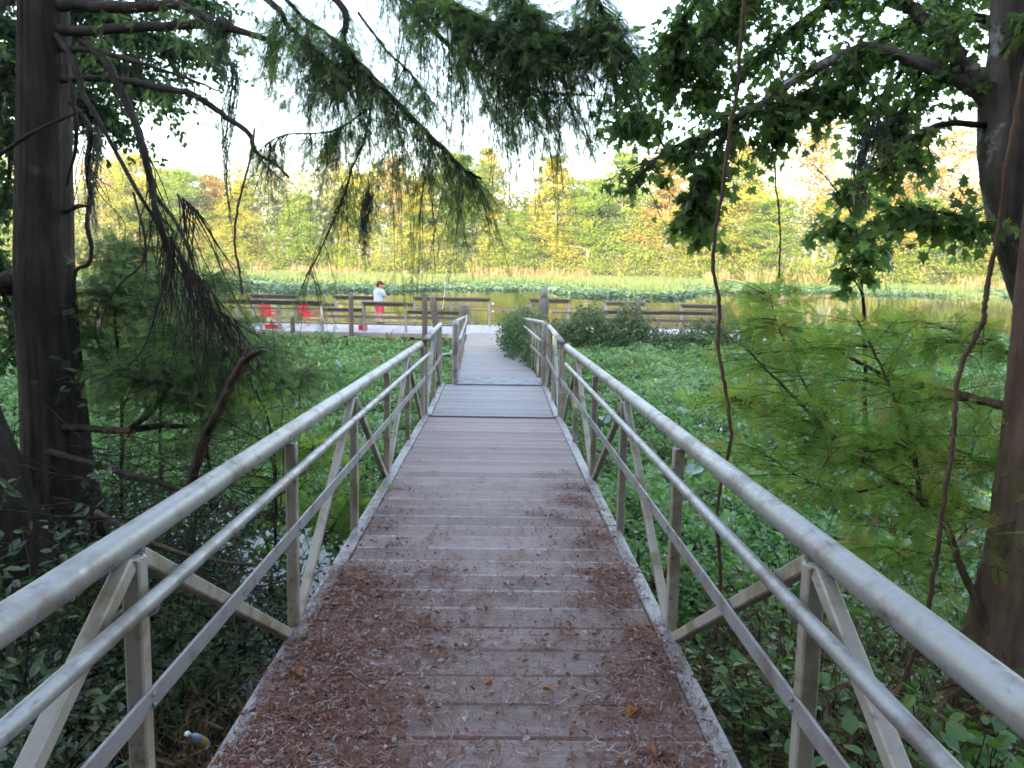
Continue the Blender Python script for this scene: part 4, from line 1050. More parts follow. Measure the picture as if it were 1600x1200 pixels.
for (pts, r), (n, L, per, sz) in zip(MBR, [(56, (.12, .45), 10, (.036, .066)), (100, (.10, .36), 9, (.038, .07)), (26, (.08, .3), 7, (.045, .075)), (50, (.06, .22), 9, (.055, .10)), (125, (.12, .5), 10, (.036, .066)), (100, (.12, .45), 10, (.036, .066)),
                               (44, (.1, .4), 9, (.045, .075)), (44, (.08, .3), 9, (.05, .085)), (26, (.06, .22), 8, (.05, .09)), (50, (.1, .4), 10, (.05, .08)), (26, (.06, .24), 8, (.05, .08)), (34, (.06, .26), 8, (.05, .08)), (115, (.1, .42), 10, (.036, .066)), (100, (.1, .4), 10, (.036, .066)), (60, (.08, .35), 9, (.036, .062)), (40, (.06, .3), 9, (.045, .08)), (100, (.1, .45), 10, (.034, .062))]):
    limb(mt, pts, r, mat=M_barkM if r[0] > .04 else M_twig)
    leafy(ml, mw, rng, PP(pts), n, L, per, sz, ST, spread=.9, down=.25, droop=.4, hang=.45, t0=.18)
mw.build('twigs', M_twig, mt); ml.build('crown', M_maple, mt)

rc = thing('cypress_tree', 'reddish-brown flared cypress trunk beside the right handrail with feathery green boughs', 'tree')
prof = [(1455, 1330, .52), (1480, 1190, .44), (1530, 1000, .34), (1562, 850, .29), (1580, 700, .27), (1596, 520, .26), (1606, 400, .25), (1625, 200, .24), (1640, 0, .23), (1650, -300, .21)]
pts = np.array([P(a, b_, 3.75) + [r, 0, 0] for a, b_, r in prof]); rr = np.array([q[2] for q in prof]); pts = np.vstack([pts, pts[-1] + [.1, 0, 5]]); rr = np.append(rr, .1)
an = np.linspace(0, 2 * pi, 96, endpoint=False); lob = (1 + (.08 * np.sin(an * 6 + 2) + .05 * np.sin(an * 11))[None] * np.linspace(1.5, .2, 220)[:, None] ** 1.5) * ridges(220, 96, 8, .06)
mb = MB(); mb.tube(smooth(pts, 220), rr, 96, lobes=lob, rough=.005, rng=rng); mb.build('trunk', M_barkR, rc)
RB = [
 ([(1600, 650, 3.8), (1560, 632, 3.9), (1500, 617, 4.1), (1450, 604, 4.3), (1400, 592, 4.5), (1330, 560, 4.7), (1260, 520, 4.9), (1180, 500, 5.0)], [.028, .022, .016, .010, .005], 100, (.15, .55)),
 ([(1555, 1010, 3.7), (1500, 880, 3.8), (1470, 810, 3.9), (1400, 755, 4.1), (1330, 705, 4.3), (1280, 660, 4.5), (1220, 600, 4.7), (1160, 540, 4.8)], [.02, .018, .015, .012, .005], 150, (.2, .65)),
 ([(1440, 790, 4.0), (1425, 700, 4.1), (1400, 630, 4.2), (1375, 570, 4.3), (1340, 500, 4.4)], [.014, .010, .005], 105, (.2, .6)),
 ([(1600, 560, 3.8), (1560, 545, 4.0), (1500, 520, 4.3), (1440, 500, 4.5)], [.014, .010, .005], 60, (.15, .5)),
 ([(1600, 740, 3.8), (1550, 730, 3.9), (1490, 700, 4.1), (1430, 690, 4.3), (1360, 680, 4.5)], [.014, .010, .005], 75, (.15, .55)),
 ([(1350, 715, 4.2), (1280, 640, 4.6), (1220, 520, 4.9), (1200, 450, 5.0)], [.01, .007, .003], 95, (.15, .6)),
 ([(1290, 670, 4.4), (1210, 640, 4.6), (1140, 620, 4.8)], [.008, .005, .003], 60, (.15, .5)),
 ([(1400, 755, 4.1), (1320, 770, 4.2), (1250, 745, 4.3), (1180, 700, 4.4)], [.008, .006, .003], 50, (.2, .5)),
 ([(1500, 880, 3.8), (1420, 860, 3.9), (1350, 850, 4.0)], [.008, .006, .003], 40, (.15, .45)),
 ([(1600, 820, 3.8), (1540, 800, 3.9), (1480, 780, 4.0)], [.012, .008, .004], 20, (.15, .4))]
mb_t, mb_c = MB(), MB()
for pts, r, n, L in RB:
    limb(rc, pts, r, mat=M_vine)
    q = twigs(rng, PP(pts), int(n * .68), L, .95, .04, .22, along=.45, t0=.08, flat=.35); ribbons(mb_t, q, .003, .001); sprays(mb_c, rng, q, 9, (.06, .15), SPL, side=.9, down=.12, tint=(.42, .26))
mb_t.build('twigs', M_twig, rc); mb_c.build('crown', M_cypR, rc)

# young maple sapling on the right
sp = thing('maple_sapling', 'thin young maple sapling with a few drooping star leaves against the far bank', 'sapling')
ml, mw = MB(), MB()
limb(sp, [(1352, 700, 5.2), (1351, 520, 5.2), (1347, 450, 5.2), (1340, 385, 5.15), (1330, 335, 5.1), (1305, 295, 5.0), (1270, 255, 5.0)], [.016, .012, .009, .006, .003], 'stem', M_twig)
for pts, n in (([(1340, 385, 5.15), (1320, 350, 5.0), (1290, 345, 4.9)], 16), ([(1345, 420, 5.2), (1370, 370, 5.2), (1400, 350, 5.2)], 16), ([(1335, 350, 5.1), (1345, 310, 5.1), (1330, 290, 5)], 14), ([(1347, 460, 5.2), (1330, 420, 5.1), (1350, 390, 5)], 14)):
    limb(sp, pts, [.005, .004, .002], 'limb', M_twig); leafy(ml, mw, rng, PP(pts), n, (.05, .22), 7, (.06, .10), ST, down=.3, droop=.4, hang=.6)
mw.build('twigs', M_twig, sp); ml.build('crown', M_maple, sp)

# feathery cypress saplings on the left
def sapling(label, bases, seed, n=60, L=(.2, .7), mat=M_cyp, tint=.3):
    rng = np.random.default_rng(seed); t = thing('cypress_sapling', label, 'sapling', group='cypress saplings left of the gangway'); mt_, mc = MB(), MB()
    for pts, r in bases:
        limb(t, pts, [r, r * .7, r * .3], 'stem', M_twig); q = twigs(rng, PP(pts), int(n * 2.6), L, .95, .05, .3, along=.4, t0=.05, flat=.6); ribbons(mt_, q, .003, .0012); sprays(mc, rng, q, 8, (.05, .13), SPL, side=.9, down=.2, tint=(tint, .28))
    mt_.build('twigs', M_twig, t); mc.build('crown', mat, t)
sapling('feathery cypress sapling right beside the big dark trunk', [([(190, 800, 7.4), (190, 620, 7.3), (180, 480, 7.3), (200, 400, 7.3)], .02), ([(190, 640, 7.3), (240, 540, 7.2), (270, 450, 7.2)], .012), ([(185, 600, 7.3), (150, 520, 7.4), (165, 440, 7.4)], .012)], 61, 70)
sapling('feathery cypress sapling under the tangle of dead twigs', [([(330, 800, 6.6), (320, 660, 6.5), (300, 560, 6.5), (280, 500, 6.5)], .02), ([(325, 680, 6.5), (370, 590, 6.4), (390, 540, 6.4)], .012), ([(315, 640, 6.5), (250, 590, 6.5), (210, 570, 6.5)], .012)], 62, 75)
sapling('bushy feathery cypress sapling between the dead twigs and the left end of the dock', [([(395, 740, 8.6), (390, 620, 8.5), (380, 540, 8.5), (372, 500, 8.5)], .018), ([(392, 640, 8.5), (440, 600, 8.4), (470, 580, 8.4)], .01), ([(388, 600, 8.5), (340, 540, 8.5), (320, 500, 8.5)], .01)], 64, 60)
sapling('tall feathery cypress sapling left of the dead twigs', [([(250, 760, 8.4), (250, 560, 8.3), (245, 420, 8.3), (250, 340, 8.3)], .02), ([(250, 560, 8.3), (300, 480, 8.2), (330, 430, 8.2)], .011), ([(250, 520, 8.3), (200, 440, 8.3), (190, 380, 8.3)], .011)], 65, 85)
sapling('low feathery cypress sapling behind the left handrail', [([(430, 860, 6.0), (430, 740, 6.0), (420, 660, 6.0), (400, 610, 6.0)], .015), ([(430, 780, 6.0), (480, 710, 6.0), (500, 690, 6.0)], .010), ([(500, 850, 5.8), (535, 800, 5.8), (550, 770, 5.8)], .008)], 63, 26, (.12, .35), M_cypR, .25)

# dead wood on the left bank
def wood(name, label, cat, segs, mat=M_snag, group=None):
    mb = MB(); rg = np.random.default_rng(len(label))
    o0 = P(*segs[0][0][0])
    for pts, r in segs:
        p = smooth(PP(pts), 24) - o0; p[1:-1] += rg.normal(size=(22, 3)) * r[0] * .12; mb.tube(p, np.array(r), 10, rough=.07, rng=rg)
    return tag(mb.build(name, mat, loc=tuple(o0)), label, cat, group)
wood('snag', 'leaning reddish-brown broken snag with a stubby fork left of the handrail', 'dead wood', [([(290, 790, 5.9), (312, 705, 5.85), (338, 650, 5.8), (360, 600, 5.8), (382, 562, 5.75), (390, 540, 5.75)], [.042, .038, .036, .034, .03, .012]), ([(380, 566, 5.75), (398, 552, 5.7), (416, 548, 5.7)], [.03, .022, .008])])
wood('fallen_branch', 'dark fallen branch sloping down right from the big dark trunk', 'dead wood', [([(60, 700, 6.9), (180, 735, 6.2), (250, 755, 5.8), (340, 790, 5.6)], [.03, .026, .022, .01])], M_barkL)
wood('fallen_branch', 'upper level fallen branch lying right of the big dark trunk', 'dead wood', [([(70, 668, 6.95), (200, 672, 6.6), (260, 664, 6.4), (310, 668, 6.3)], [.035, .03, .025, .010]), ([(205, 668, 6.5), (240, 640, 6.4), (260, 600, 6.4)], [.025, .02, .01])], M_barkL)
wood('fallen_branch', 'thin pale dead branch lying low behind the left braces', 'dead wood', [([(150, 800, 4.6), (240, 850, 4.5), (330, 875, 4.4), (430, 885, 4.3)], [.018, .016, .012, .008])], M_snag)

mb = MB(); rng = np.random.default_rng(404); n = 420
st = np.stack([rng.uniform(-4.4, -1.5, n), rng.uniform(4.6, 8.0, n), rng.uniform(.1, 1.9, n)], -1); st[:, 0] = np.minimum(st[:, 0], -1.35 - .22 * (st[:, 1] - 4)); t = np.linspace(0, 1, 10)[None, :, None]; l = rng.uniform(.4, 1.4, n)[:, None, None]
q = st[:, None] + nrm(rng.normal(size=(n, 3)) * [1, 1, .55])[:, None] * l * t + rng.normal(size=(n, 1, 3)) * .35 * l * t ** 2 + rng.normal(size=(n, 10, 3)) * .012 * t
q = q[(q[..., 0] < gangX(q[..., 1]) - 1.12).all(1)]; ribbons(mb, q, .006, .002, seg=4); stuff(mb.build('thicket_twigs', [M_twig]), 'tangle of bare dark twigs on the shaded bank left of the gangway', 'twigs')
# vines
def vine(label, pts, r):
    mb = MB(); rg = np.random.default_rng(len(label)); o0 = P(*pts[0]); p = smooth(PP(pts), 7 * len(pts)) - o0; p[1:-1] += rg.normal(size=p[1:-1].shape) * .002
    mb.tube(p, r * (1 + .06 * np.abs(rg.normal(size=len(p)))), 8, rough=.05, rng=rg)
    for i in rg.integers(3, len(p) - 2, max(4, len(p) // 9)):
        d_ = nrm(np.array([rg.normal(), rg.normal(), -.6])) * rg.uniform(.05, .22); mb.tube(smooth([p[i], p[i] + d_ * .5 + [0, 0, .02], p[i] + d_ + [0, 0, -.04]], 8), np.linspace(r * .35, r * .1, 8), 5)
    return tag(mb.build('vine', M_vine, loc=tuple(o0)), label, 'vine', 'hanging vines')
Yv = 3.6
vine('thick brown vine hanging straight down beyond the right handrail', [(a, b_, Yv) for a, b_ in ((1168, -60), (1158, 60), (1152, 140), (1140, 200), (1130, 290), (1118, 360), (1115, 420), (1125, 480), (1122, 540), (1135, 620), (1142, 690), (1125, 760), (1120, 820), (1126, 900), (1118, 1000))], .0085)
vine('crooked brown vine curving down in front of the reddish trunk', [(a, b_, 3.4) for a, b_ in ((1640, -80), (1600, 120), (1575, 250), (1560, 360), (1548, 420), (1540, 470), (1535, 505), (1510, 555), (1495, 600), (1490, 680), (1480, 750), (1465, 850), (1450, 950), (1430, 1010), (1405, 1090))], .0105)
vine('thin curving vine hanging left of the red chairs', [(a, b_, 5.5) for a, b_ in ((398, 200), (388, 260), (372, 320), (367, 380), (373, 420), (379, 460))], .008)
vine('very thin straight vine hanging by the tall yellow cypress', [(a, b_, 4.6) for a, b_ in ((1222, 110), (1214, 200), (1212, 280), (1219, 360), (1217, 435))], .005)

# hanging moss
def moss(label, px, py, Y, L, n, spread, seed):
    rng = np.random.default_rng(seed); o0 = P(px, py, Y); m = 12; t = np.linspace(0, 1, m)
    st = rng.normal(size=(n, 3)) * [spread, spread, .03]; l = L * rng.uniform(.35, 1, n)
    q = st[:, None] + np.stack([.05 * np.sin(t * 5 + 1)[None] * L + rng.normal(size=(n, m)) * .008, rng.normal(size=(n, m)) * .008, -t[None] * l[:, None]], -1); q[:, :, :2] *= 1 - .5 * t[None, :, None]
    mb = MB(); ribbons(mb, q, .004, .0015)
    pos = q[:, 1:].reshape(-1, 3); d = nrm(rng.normal(size=pos.shape) * .5 + [0, 0, -1]); mb.scatter(T_kite(.08, .02), pos, d, rdir(rng, len(pos)), rng.uniform(.03, .07, len(pos)), 0, rng.random(len(pos)))
    tag(mb.build('hanging_moss', M_moss, loc=tuple(o0)), label, 'moss', 'hanging moss')
moss('long thin moss strand hanging by the bare curved limb on the left', 353, 100, 6.15, 1.35, 26, .022, 1)
moss('bushy moss tuft on the fork of the upper left limb', 345, 25, 6.2, .5, 50, .06, 2)
moss('short moss tuft hanging from the next limb right of the fork', 425, 60, 5.8, .42, 34, .035, 3)
moss('pale moss clump hanging among the maple leaves on the right', 1358, 185, 4.3, .5, 44, .04, 4)
moss('grey moss strand dangling low behind the man', 572, 300, 5.1, .42, 26, .025, 5)
moss('brown moss hanging beside the big dark trunk', 141, 200, 6.8, 1.0, 40, .03, 6)

# ------------------------------------------------------------------ shrubs and undergrowth
def shrub(name, label, base, h, spread, stems, per, size, mat, tpl, seed, group=None, lean=(0, 0), cat='shrub'):
    rng = np.random.default_rng(seed); t = thing(name, label, cat, tuple(base), group); m = 9; u = np.linspace(0, 1, m)[None, :, None]
    d = np.stack([rng.normal(size=stems) * spread + lean[0], rng.normal(size=stems) * spread + lean[1], np.ones(stems)], -1) * (h * rng.uniform(.45, 1.0, stems))[:, None]
    q = rng.normal(size=(stems, 1, 3)) * [.08, .08, 0] + d[:, None] * u + np.array([0, 0, -.22 * h]) * u ** 2 * np.abs(d[:, None, :1] / h) + rng.normal(size=(stems, m, 3)) * .015 * u
    mw, ml = MB(), MB(); ribbons(mw, q, .008, .002, seg=4)
    tg = nrm(np.gradient(q, axis=1)); f = rng.uniform(.25, 1, (stems, per)) * (m - 1.001); k = f.astype(int); I = np.arange(stems)[:, None]
    pos = q[I, k].reshape(-1, 3); c = len(pos); pos = pos + rng.normal(size=(c, 3)) * .05
    dd = nrm(tg[I, k].reshape(-1, 3) * .35 + rdir(rng, c) * [1, 1, .5] + [0, 0, -.15]); ml.scatter(tpl, pos, dd, nrm(rng.normal(size=(c, 3)) * .4 + [0, 0, 1]), rng.uniform(size[0], size[1], c), 0, np.clip(rng.normal(.4, .22, c), 0, 1))
    mw.build('stems', M_twig, t); ml.build('foliage', mat, t); return t
GL = T_leaf(.21, .05); gg = 'glossy shrubs on the left bank'
def bp(x, y): return (x, y, float(gz(x, y)) - .03)
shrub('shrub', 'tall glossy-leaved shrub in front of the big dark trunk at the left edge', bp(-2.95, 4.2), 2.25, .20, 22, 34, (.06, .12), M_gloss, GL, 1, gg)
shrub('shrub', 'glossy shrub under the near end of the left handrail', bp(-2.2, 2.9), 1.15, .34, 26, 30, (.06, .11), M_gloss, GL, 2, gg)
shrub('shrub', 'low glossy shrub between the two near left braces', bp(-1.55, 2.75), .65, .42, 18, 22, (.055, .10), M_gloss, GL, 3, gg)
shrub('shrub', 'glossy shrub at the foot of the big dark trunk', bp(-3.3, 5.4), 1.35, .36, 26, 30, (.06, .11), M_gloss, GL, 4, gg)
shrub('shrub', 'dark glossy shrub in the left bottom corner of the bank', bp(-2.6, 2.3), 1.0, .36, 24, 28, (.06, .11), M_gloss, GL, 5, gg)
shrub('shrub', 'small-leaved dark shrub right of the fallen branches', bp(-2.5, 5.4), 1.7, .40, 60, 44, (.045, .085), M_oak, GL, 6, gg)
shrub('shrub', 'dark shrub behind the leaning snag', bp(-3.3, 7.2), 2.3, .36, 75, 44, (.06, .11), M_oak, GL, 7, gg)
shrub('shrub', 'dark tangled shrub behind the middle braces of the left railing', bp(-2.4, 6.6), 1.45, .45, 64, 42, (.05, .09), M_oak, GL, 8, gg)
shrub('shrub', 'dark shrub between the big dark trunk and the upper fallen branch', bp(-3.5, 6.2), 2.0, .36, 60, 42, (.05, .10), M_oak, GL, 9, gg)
rg_ = 'leafy plants on the right bank'
shrub('leafy_plant', 'lush light green plant by the middle of the right railing', bp(1.35, 5.6), .95, .24, 26, 22, (.07, .13), M_under, T_leaf(.16, .05), 11, rg_, cat='plant')
shrub('leafy_plant', 'heart-leaved climber under the near right handrail', bp(1.75, 2.7), .85, .42, 24, 18, (.06, .10), M_under, T_leaf(.36, .06), 12, rg_, cat='plant')
shrub('leafy_plant', 'green plant at the foot of the reddish trunk', bp(2.1, 3.3), .75, .42, 22, 18, (.06, .11), M_under, T_leaf(.3, .06), 13, rg_, cat='plant')
shrub('leafy_plant', 'yellow-tinged plant between the brown vine and the right handrail', bp(1.9, 4.5), 1.1, .32, 26, 20, (.05, .10), M_under, T_leaf(.3, .06), 14, rg_, cat='plant')
shrub('leafy_plant', 'tall leafy plant behind the crooked vine', bp(3.3, 5.0), 1.5, .34, 34, 24, (.06, .11), M_under, T_leaf(.28, .06), 15, rg_, cat='plant')
shrub('leafy_plant', 'bushy bright plant beyond the middle of the right railing', bp(1.75, 6.8), 1.25, .34, 40, 26, (.06, .12), M_under, T_leaf(.26, .06), 16, rg_, cat='plant')
shrub('leafy_plant', 'tall bright plant left of the crooked vine', bp(2.55, 6.0), 1.75, .30, 44, 28, (.06, .12), M_under, T_leaf(.22, .06), 17, rg_, cat='plant')
shrub('leafy_plant', 'low bright plant between the near right braces', bp(1.5, 3.6), .8, .4, 30, 22, (.05, .10), M_under, T_leaf(.3, .06), 18, rg_, cat='plant')
def understory(name, label, x0, x1, y0, y1, n, hmax, seed, mats, size, keepf, tpl):
    rng = np.random.default_rng(seed); x = rng.uniform(x0, x1, n); y = rng.uniform(y0, y1, n); k = keepf(x, y) & (noise2(x, y, seed, 1.6) > -.75); x, y = x[k], y[k]; n = len(x)
    z = np.maximum(gz(x, y), 0) + hmax * rng.random(n) ** 1.3 * np.clip(.65 + .6 * noise2(x, y, seed + 1, 1.3), .1, 1.3)
    az = rng.random(n) * 6.28; mb = MB()
    mb.scatter(tpl, np.stack([x, y, z], -1), np.stack([np.cos(az), np.sin(az), rng.normal(0, .35, n)], -1), nrm(np.array([0, 0, 1.]) + .5 * rng.normal(size=(n, 3))), rng.uniform(size[0], size[1], n), 0, np.clip(.42 + .25 * noise2(x, y, seed + 2, .9) + .17 * rng.normal(size=n), 0, 1))
    stuff(mb.build(name, mats), label, 'undergrowth')
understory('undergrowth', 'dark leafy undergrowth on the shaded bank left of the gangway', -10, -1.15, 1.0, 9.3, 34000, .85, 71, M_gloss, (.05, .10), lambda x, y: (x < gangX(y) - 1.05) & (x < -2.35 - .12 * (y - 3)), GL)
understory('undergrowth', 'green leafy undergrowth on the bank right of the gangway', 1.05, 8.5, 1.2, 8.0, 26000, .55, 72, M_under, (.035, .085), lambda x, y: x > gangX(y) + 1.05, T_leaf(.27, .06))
def stalks(label, spots, seed):
    rng = np.random.default_rng(seed); mb = MB(); Q = []
    for x, y, n, h in spots:
        z = max(0, float(gz(x, y))); l = h * rng.uniform(.4, 1.1, n); d = nrm(np.stack([rng.normal(size=n) * .3, rng.normal(size=n) * .3, np.ones(n)], -1)); t = np.linspace(0, 1, 9)[None, :, None]
        Q.append(np.array([x, y, z]) + rng.normal(size=(n, 1, 3)) * [.18, .18, 0] + d[:, None] * l[:, None, None] * t + rng.normal(size=(n, 1, 3)) * [.25, .25, .0] * t ** 2 * h + np.array([0, 0, -.25]) * l[:, None, None] * t ** 3)
    q = np.concatenate(Q); ribbons(mb, q, .0045, .0015); k = rng.integers(3, 9, (len(q), 3)); pos = q[np.arange(len(q))[:, None], k].reshape(-1, 3)
    mb.scatter(T_leaf(.07, .02), pos, nrm(rdir(rng, len(pos)) + [0, 0, -.6]), rdir(rng, len(pos)), rng.uniform(.05, .16, len(pos)), 0, rng.random(len(pos)))
    stuff(mb.build('dry_stalks', M_dry), label, 'dry stalks')
stalks('tangled tan dry stalks and dead grass on the right bank', [(1.35, 3.0, 40, .8), (1.6, 3.6, 60, 1.0), (2.0, 4.2, 60, 1.2), (1.5, 4.6, 50, .9), (2.6, 5.0, 40, 1.4), (2.9, 4.0, 30, 1.3), (1.7, 5.8, 40, 1.0), (1.3, 2.4, 70, .8), (1.75, 3.1, 80, .9), (2.2, 3.5, 80, 1.1), (1.5, 4.1, 70, 1.1), (1.9, 5.1, 60, 1.2), (2.4, 5.6, 60, 1.4), (1.4, 5.2, 40, .9)], 81)
stalks('thin dead stalks and twigs on the shaded left bank', [(-1.5, 3.4, 50, .8), (-1.8, 4.2, 60, .9), (-2.2, 4.6, 50, 1.1), (-1.5, 2.4, 40, .7), (-2.6, 3.2, 40, 1.0), (-1.6, 5.0, 30, .7), (-1.4, 2.7, 80, .55), (-1.5, 3.8, 90, .6), (-1.8, 3.2, 60, .7)], 82)

# bushes on the landing rail and along the dock
def bush(label, blobs, n, size, seed, group=None):
    rng = np.random.default_rng(seed); base = np.array([blobs[0][0], blobs[0][1], 0.]); t = thing('bush', label, 'bush', tuple(base), group); mb = MB(); mw = MB()
    w = np.array([b_[3] * b_[4] + b_[4] * b_[5] + b_[3] * b_[5] for b_ in blobs]); w = w / w.sum()
    for b_, f in zip(blobs, w):
        k = int(n * f); u = rdir(rng, k); r = .40 + .60 * rng.random(k) ** .55 + .35 * (rng.random(k) < .12) * rng.random(k); r = r * (1 + .38 * noise2(u[:, 0] * 3 + b_[0], u[:, 2] * 3 + u[:, 1] * 2, seed, 1.5)); c = np.array(b_[:3]) - base
        pos = c + u * r[:, None] * np.array(b_[3:6]); g = pos[:, 2] > -.2; pos, u = pos[g], u[g]; k = len(pos)
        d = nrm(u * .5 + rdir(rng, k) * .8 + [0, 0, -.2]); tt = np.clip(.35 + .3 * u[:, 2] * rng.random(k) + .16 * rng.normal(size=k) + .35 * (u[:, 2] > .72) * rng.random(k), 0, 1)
        mb.scatter(T_kite(.32, .08), pos, d, nrm(u + .5 * rng.normal(size=(k, 3))), rng.uniform(size[0], size[1], k), 0, tt)
        q = twigs(rng, np.array([c + [0, 0, -b_[5]], c, c + [0, 0, b_[5] * .6]]), 24, (.3 * b_[5], 1.1 * b_[5]), .9, -.2, .2); ribbons(mw, q, .008, .002)
    mw.build('stems', M_twig, t); mb.build('foliage', M_bush, t)
bush('leafy climber smothering the far end of the right walkway railing', [(.52, 16.3, 1.30, .30, 1.3, .62), (.30, 18.3, 1.35, .55, 1.2, .80), (.35, 20.3, 1.25, .75, 1.2, .80), (.60, 15.0, 1.2, .16, .7, .5)], 13000, (.05, .10), 91)
db = 'bushes over the right side of the dock'
bush('rounded bush on the dock railing nearest the tallest wood pile', [(2.75, 27.8, .70, .85, .6, .95), (1.9, 27.9, .40, .9, .5, .65)], 5000, (.08, .15), 92, db)
bush('rounded bush on the dock railing beside the slim grey pile', [(4.25, 27.8, .75, .75, .6, .95), (3.5, 27.6, .4, .8, .5, .6), (5.2, 27.7, .3, .8, .5, .6)], 5500, (.08, .15), 93, db)
bush('low spreading bush at the right end of the dock', [(7.0, 27.7, .55, .9, .6, .75), (6.1, 27.7, .3, .7, .5, .5), (8.2, 27.6, .5, .9, .6, .9)], 5000, (.08, .15), 94, db)

# ------------------------------------------------------------------ litter on the deck
rng = np.random.default_rng(303)
C_, N_, R_ = [], [], []
def cl(n, fx, fs, k0, k1, r0, r1):
    for _ in range(n):
        C_.append((fx(), fs())); N_.append(int(rng.uniform(k0, k1))); R_.append(rng.uniform(r0, r1))
cl(190, lambda: XL + .05 + abs(rng.normal()) * .34, lambda: 2.0 + 2.3 * rng.random() ** 1.3, 25, 110, .04, .14)
cl(28, lambda: XL + .10 + abs(rng.normal()) * .16, lambda: 4.0 + 2.2 * rng.random(), 15, 60, .03, .09)
cl(125, lambda: XR - .09 - abs(rng.normal()) * .16, lambda: 2.0 + 4.8 * rng.random() ** 1.9, 25, 100, .03, .09)
cl(75, lambda: rng.uniform(-.6, .7), lambda: 2.0 + 3.0 * rng.random() ** 1.4, 10, 60, .03, .10)
cl(30, lambda: rng.uniform(XL + .1, XR - .1), lambda: 4.5 + 3.5 * rng.random(), 4, 16, .02, .06)
C_, N_, R_ = np.array(C_), np.array(N_), np.array(R_)
cc = np.repeat(np.arange(len(N_)), N_); xy = C_[cc] + rng.normal(size=(len(cc), 2)) * R_[cc][:, None] * [1.3, 1.0]
u = np.stack([rng.uniform(XL + .03, XR - .03, 9000), 1.9 + 4.5 * rng.random(9000) ** 1.8], -1); xy = np.vstack([xy, u])
k = (xy[:, 0] > XL + .01) & (xy[:, 0] < XR - .01) & (xy[:, 1] > 1.5); xy = xy[k]; n = len(xy)
az = rng.normal(.1, 1.1, n); L = rng.uniform(.015, .07, n); m = 4; t = np.linspace(-.5, .5, m)[None]
bend = rng.normal(size=n)[:, None] * .35
lx = t * L[:, None]; ly = bend * L[:, None] * (t ** 2 - .1); z = .006 + .012 * rng.random(n)[:, None] + .010 * np.abs(rng.normal(size=(n, m))) * rng.random(n)[:, None]
px_ = xy[:, :1] + lx * np.cos(az)[:, None] - ly * np.sin(az)[:, None]; py_ = xy[:, 1:] + lx * np.sin(az)[:, None] + ly * np.cos(az)[:, None]
mb = MB(); q = np.stack([px_, py_, z], -1); sel = rng.random(n)
w = rng.uniform(.0008, .0019, n)[:, None, None]; wv = np.stack([-np.sin(az), np.cos(az), 0 * az], -1)[:, None] * w
V = np.stack([q - wv, q + wv], 2).reshape(-1, 3); b0 = (np.arange(n) * m * 2)[:, None] + (np.arange(m - 1) * 2)[None]
F = np.stack([b0, b0 + 2, b0 + 3, b0 + 1], -1).reshape(-1, 4); mb.add(V, F); mb.t[-1] = np.repeat(np.clip(rng.beta(1.3, 2.3, n) * .8 + .5 * (rng.random(n) < .24), 0, 1), m - 1)
xl = xy[rng.integers(0, n - 9000, 4200)] + rng.normal(size=(4200, 2)) * .07; xl = xl[(xl[:, 0] > XL + .02) & (xl[:, 0] < XR - .02) & (xl[:, 1] < 4.6 + rng.random(len(xl)) * 2)]; k = len(xl)
mb.scatter(T_leaf(.28, .16), np.stack([xl[:, 0], xl[:, 1], .008 + .014 * rng.random(k)], -1), np.stack([rng.normal(size=k), rng.normal(size=k), .15 * rng.normal(size=k)], -1), nrm(np.array([0, 0, 1.]) + .3 * rng.normal(size=(k, 3))), rng.uniform(.010, .036, k), 0, np.clip(rng.normal(.68, .3, k), 0, 1))
stuff(mb.build('leaf_litter', M_litter, mw=G1), 'reddish-brown needles and dry leaf scraps strewn over the near deck', 'leaf litter')
def fallen(px, py, size, label, col):
    d = CR @ np.array([(px - 800) / F_PX, (600 - py) / F_PX, -1.0]); loc = A1.T @ d; tt = 1.6 / -loc[2]; s = loc * tt
    v, f = T_leaf(.34, .2); mb = MB(); a = px * .7; R_ = np.array([[cos(a), -sin(a), 0], [sin(a), cos(a), 0], [0, 0, 1]])
    v2 = v.copy(); v2[:, 2] += .12 * np.sin(v[:, 0] * 5); mb.add((v2 * size) @ R_.T, f, tint=(px % 7) / 7, sm=True)
    p0 = O1 + A1 @ np.array([s[0], s[1], .022]); mw, _ = frame(p0, ax); tag(mb.build('fallen_leaf', M_orange, mw=mw), label, 'fallen leaf', 'orange fallen leaves')
fallen(470, 1065, .085, 'large curled orange leaf in the litter near the left deck edge', 0)
fallen(865, 1088, .06, 'small orange leaf right of the deck middle', 0)
fallen(993, 1115, .06, 'bright orange leaf near the right deck edge', 0)
fallen(1025, 1193, .10, 'biggest orange leaf, at the very bottom by the right deck edge', 0)
fallen(985, 938, .05, 'pale orange leaf on the deck beside the second right post', 0)
fallen(755, 1078, .05, 'dull orange leaf on bare boards in the deck middle', 0)
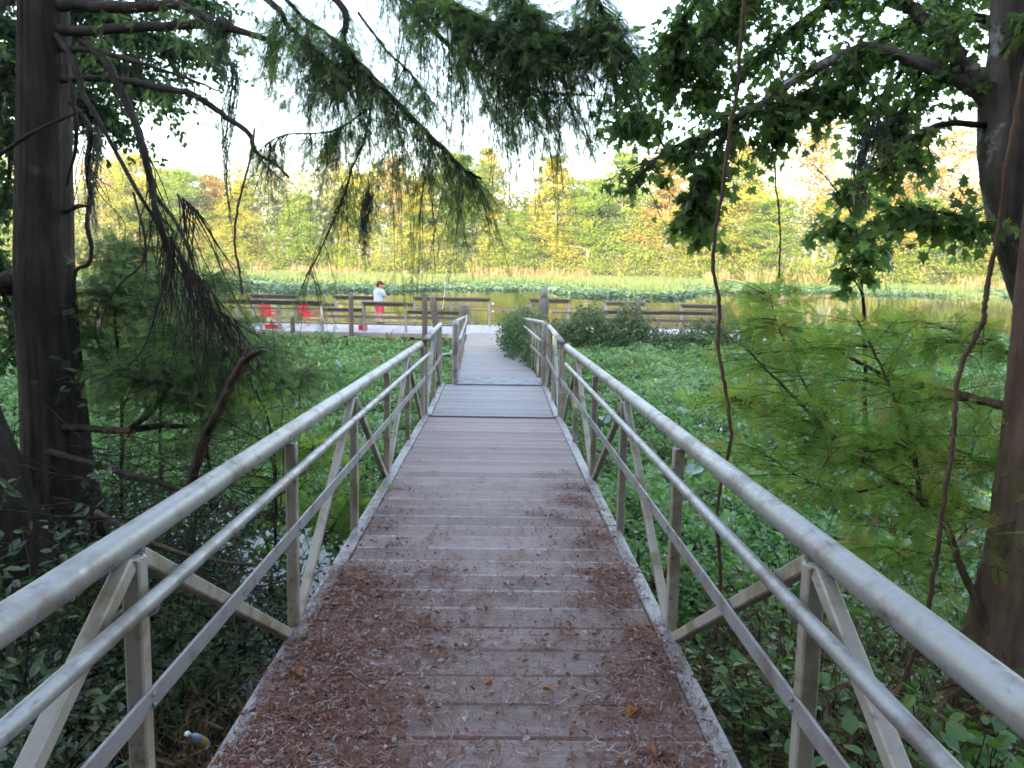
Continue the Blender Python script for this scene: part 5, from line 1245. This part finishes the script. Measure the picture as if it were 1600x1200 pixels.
def ondeck(px, py, h):
    d = A1.T @ (CR @ np.array([(px - 800) / F_PX, (600 - py) / F_PX, -1.0])); return d * ((1.6 - h) / -d[2]) + [0, 0, 1.6]
mb = MB(); o0 = ondeck(1043, 1048, .02); mb.tube(smooth([ondeck(a, b_, .02) - o0 for a, b_ in ((1043, 1048), (1050, 1065), (1057, 1085), (1058, 1098))], 12), np.array([.008, .007, .006, .004]), 8)
p0 = O1 + A1 @ o0; mw, _ = frame(p0, ax); tag(mb.build('stick', M_snag, mw=mw), 'short pale stick on the deck close to the right edge', 'stick')
# bottle on the bank
bt = thing('bottle', 'discarded clear bottle with yellow label lying on the dark bank beside the deck', 'bottle', tuple(P(322, 1165, 2.75)))
m, nt, nd, lk = newmat('clear_plastic'); b = nd.new('ShaderNodeBsdfPrincipled'); b.inputs['Base Color'].default_value = (.62, .72, .80, 1); b.inputs['Roughness'].default_value = .12; b.inputs['Transmission Weight'].default_value = .6
o = nd.new('ShaderNodeOutputMaterial'); lk.new(b.outputs[0], o.inputs[0])
mb = MB(); mb.tube(np.array([[0, 0, 0], [0, 0, .012], [0, 0, .10], [0, 0, .13], [0, 0, .15], [0, 0, .17]]), np.array([.026, .032, .032, .024, .012, .012]), 18); mb.build('body', m, bt)
mb = MB(); mb.tube(np.array([[0, 0, .03], [0, 0, .085]]), .0326, 18, cap=False); mb.build('label', plainmat('yellow_label', (.6, .42, .10), .5), bt)
mb = MB(); mb.tube(np.array([[0, 0, .17], [0, 0, .188]]), .0145, 14); mb.build('cap', M_white, bt)
bt.scale = (.72, .72, .72); bt.rotation_euler = (radians(35), radians(-20), 0)

# ------------------------------------------------------------------ air
m, nt, nd, lk = newmat('haze_air')
pv = nd.new('ShaderNodeVolumePrincipled'); pv.inputs['Density'].default_value = HAZE; pv.inputs['Color'].default_value = (.92, .95, 1.0, 1); pv.inputs['Anisotropy'].default_value = .2
o = nd.new('ShaderNodeOutputMaterial'); lk.new(pv.outputs[0], o.inputs['Volume'])
mb = MB(); mb.box((-640, -340, -2.5), (640, 940, 32)); hz = mb.build('haze', m); stuff(hz, 'thin pale haze over the water and the far bank', 'haze')
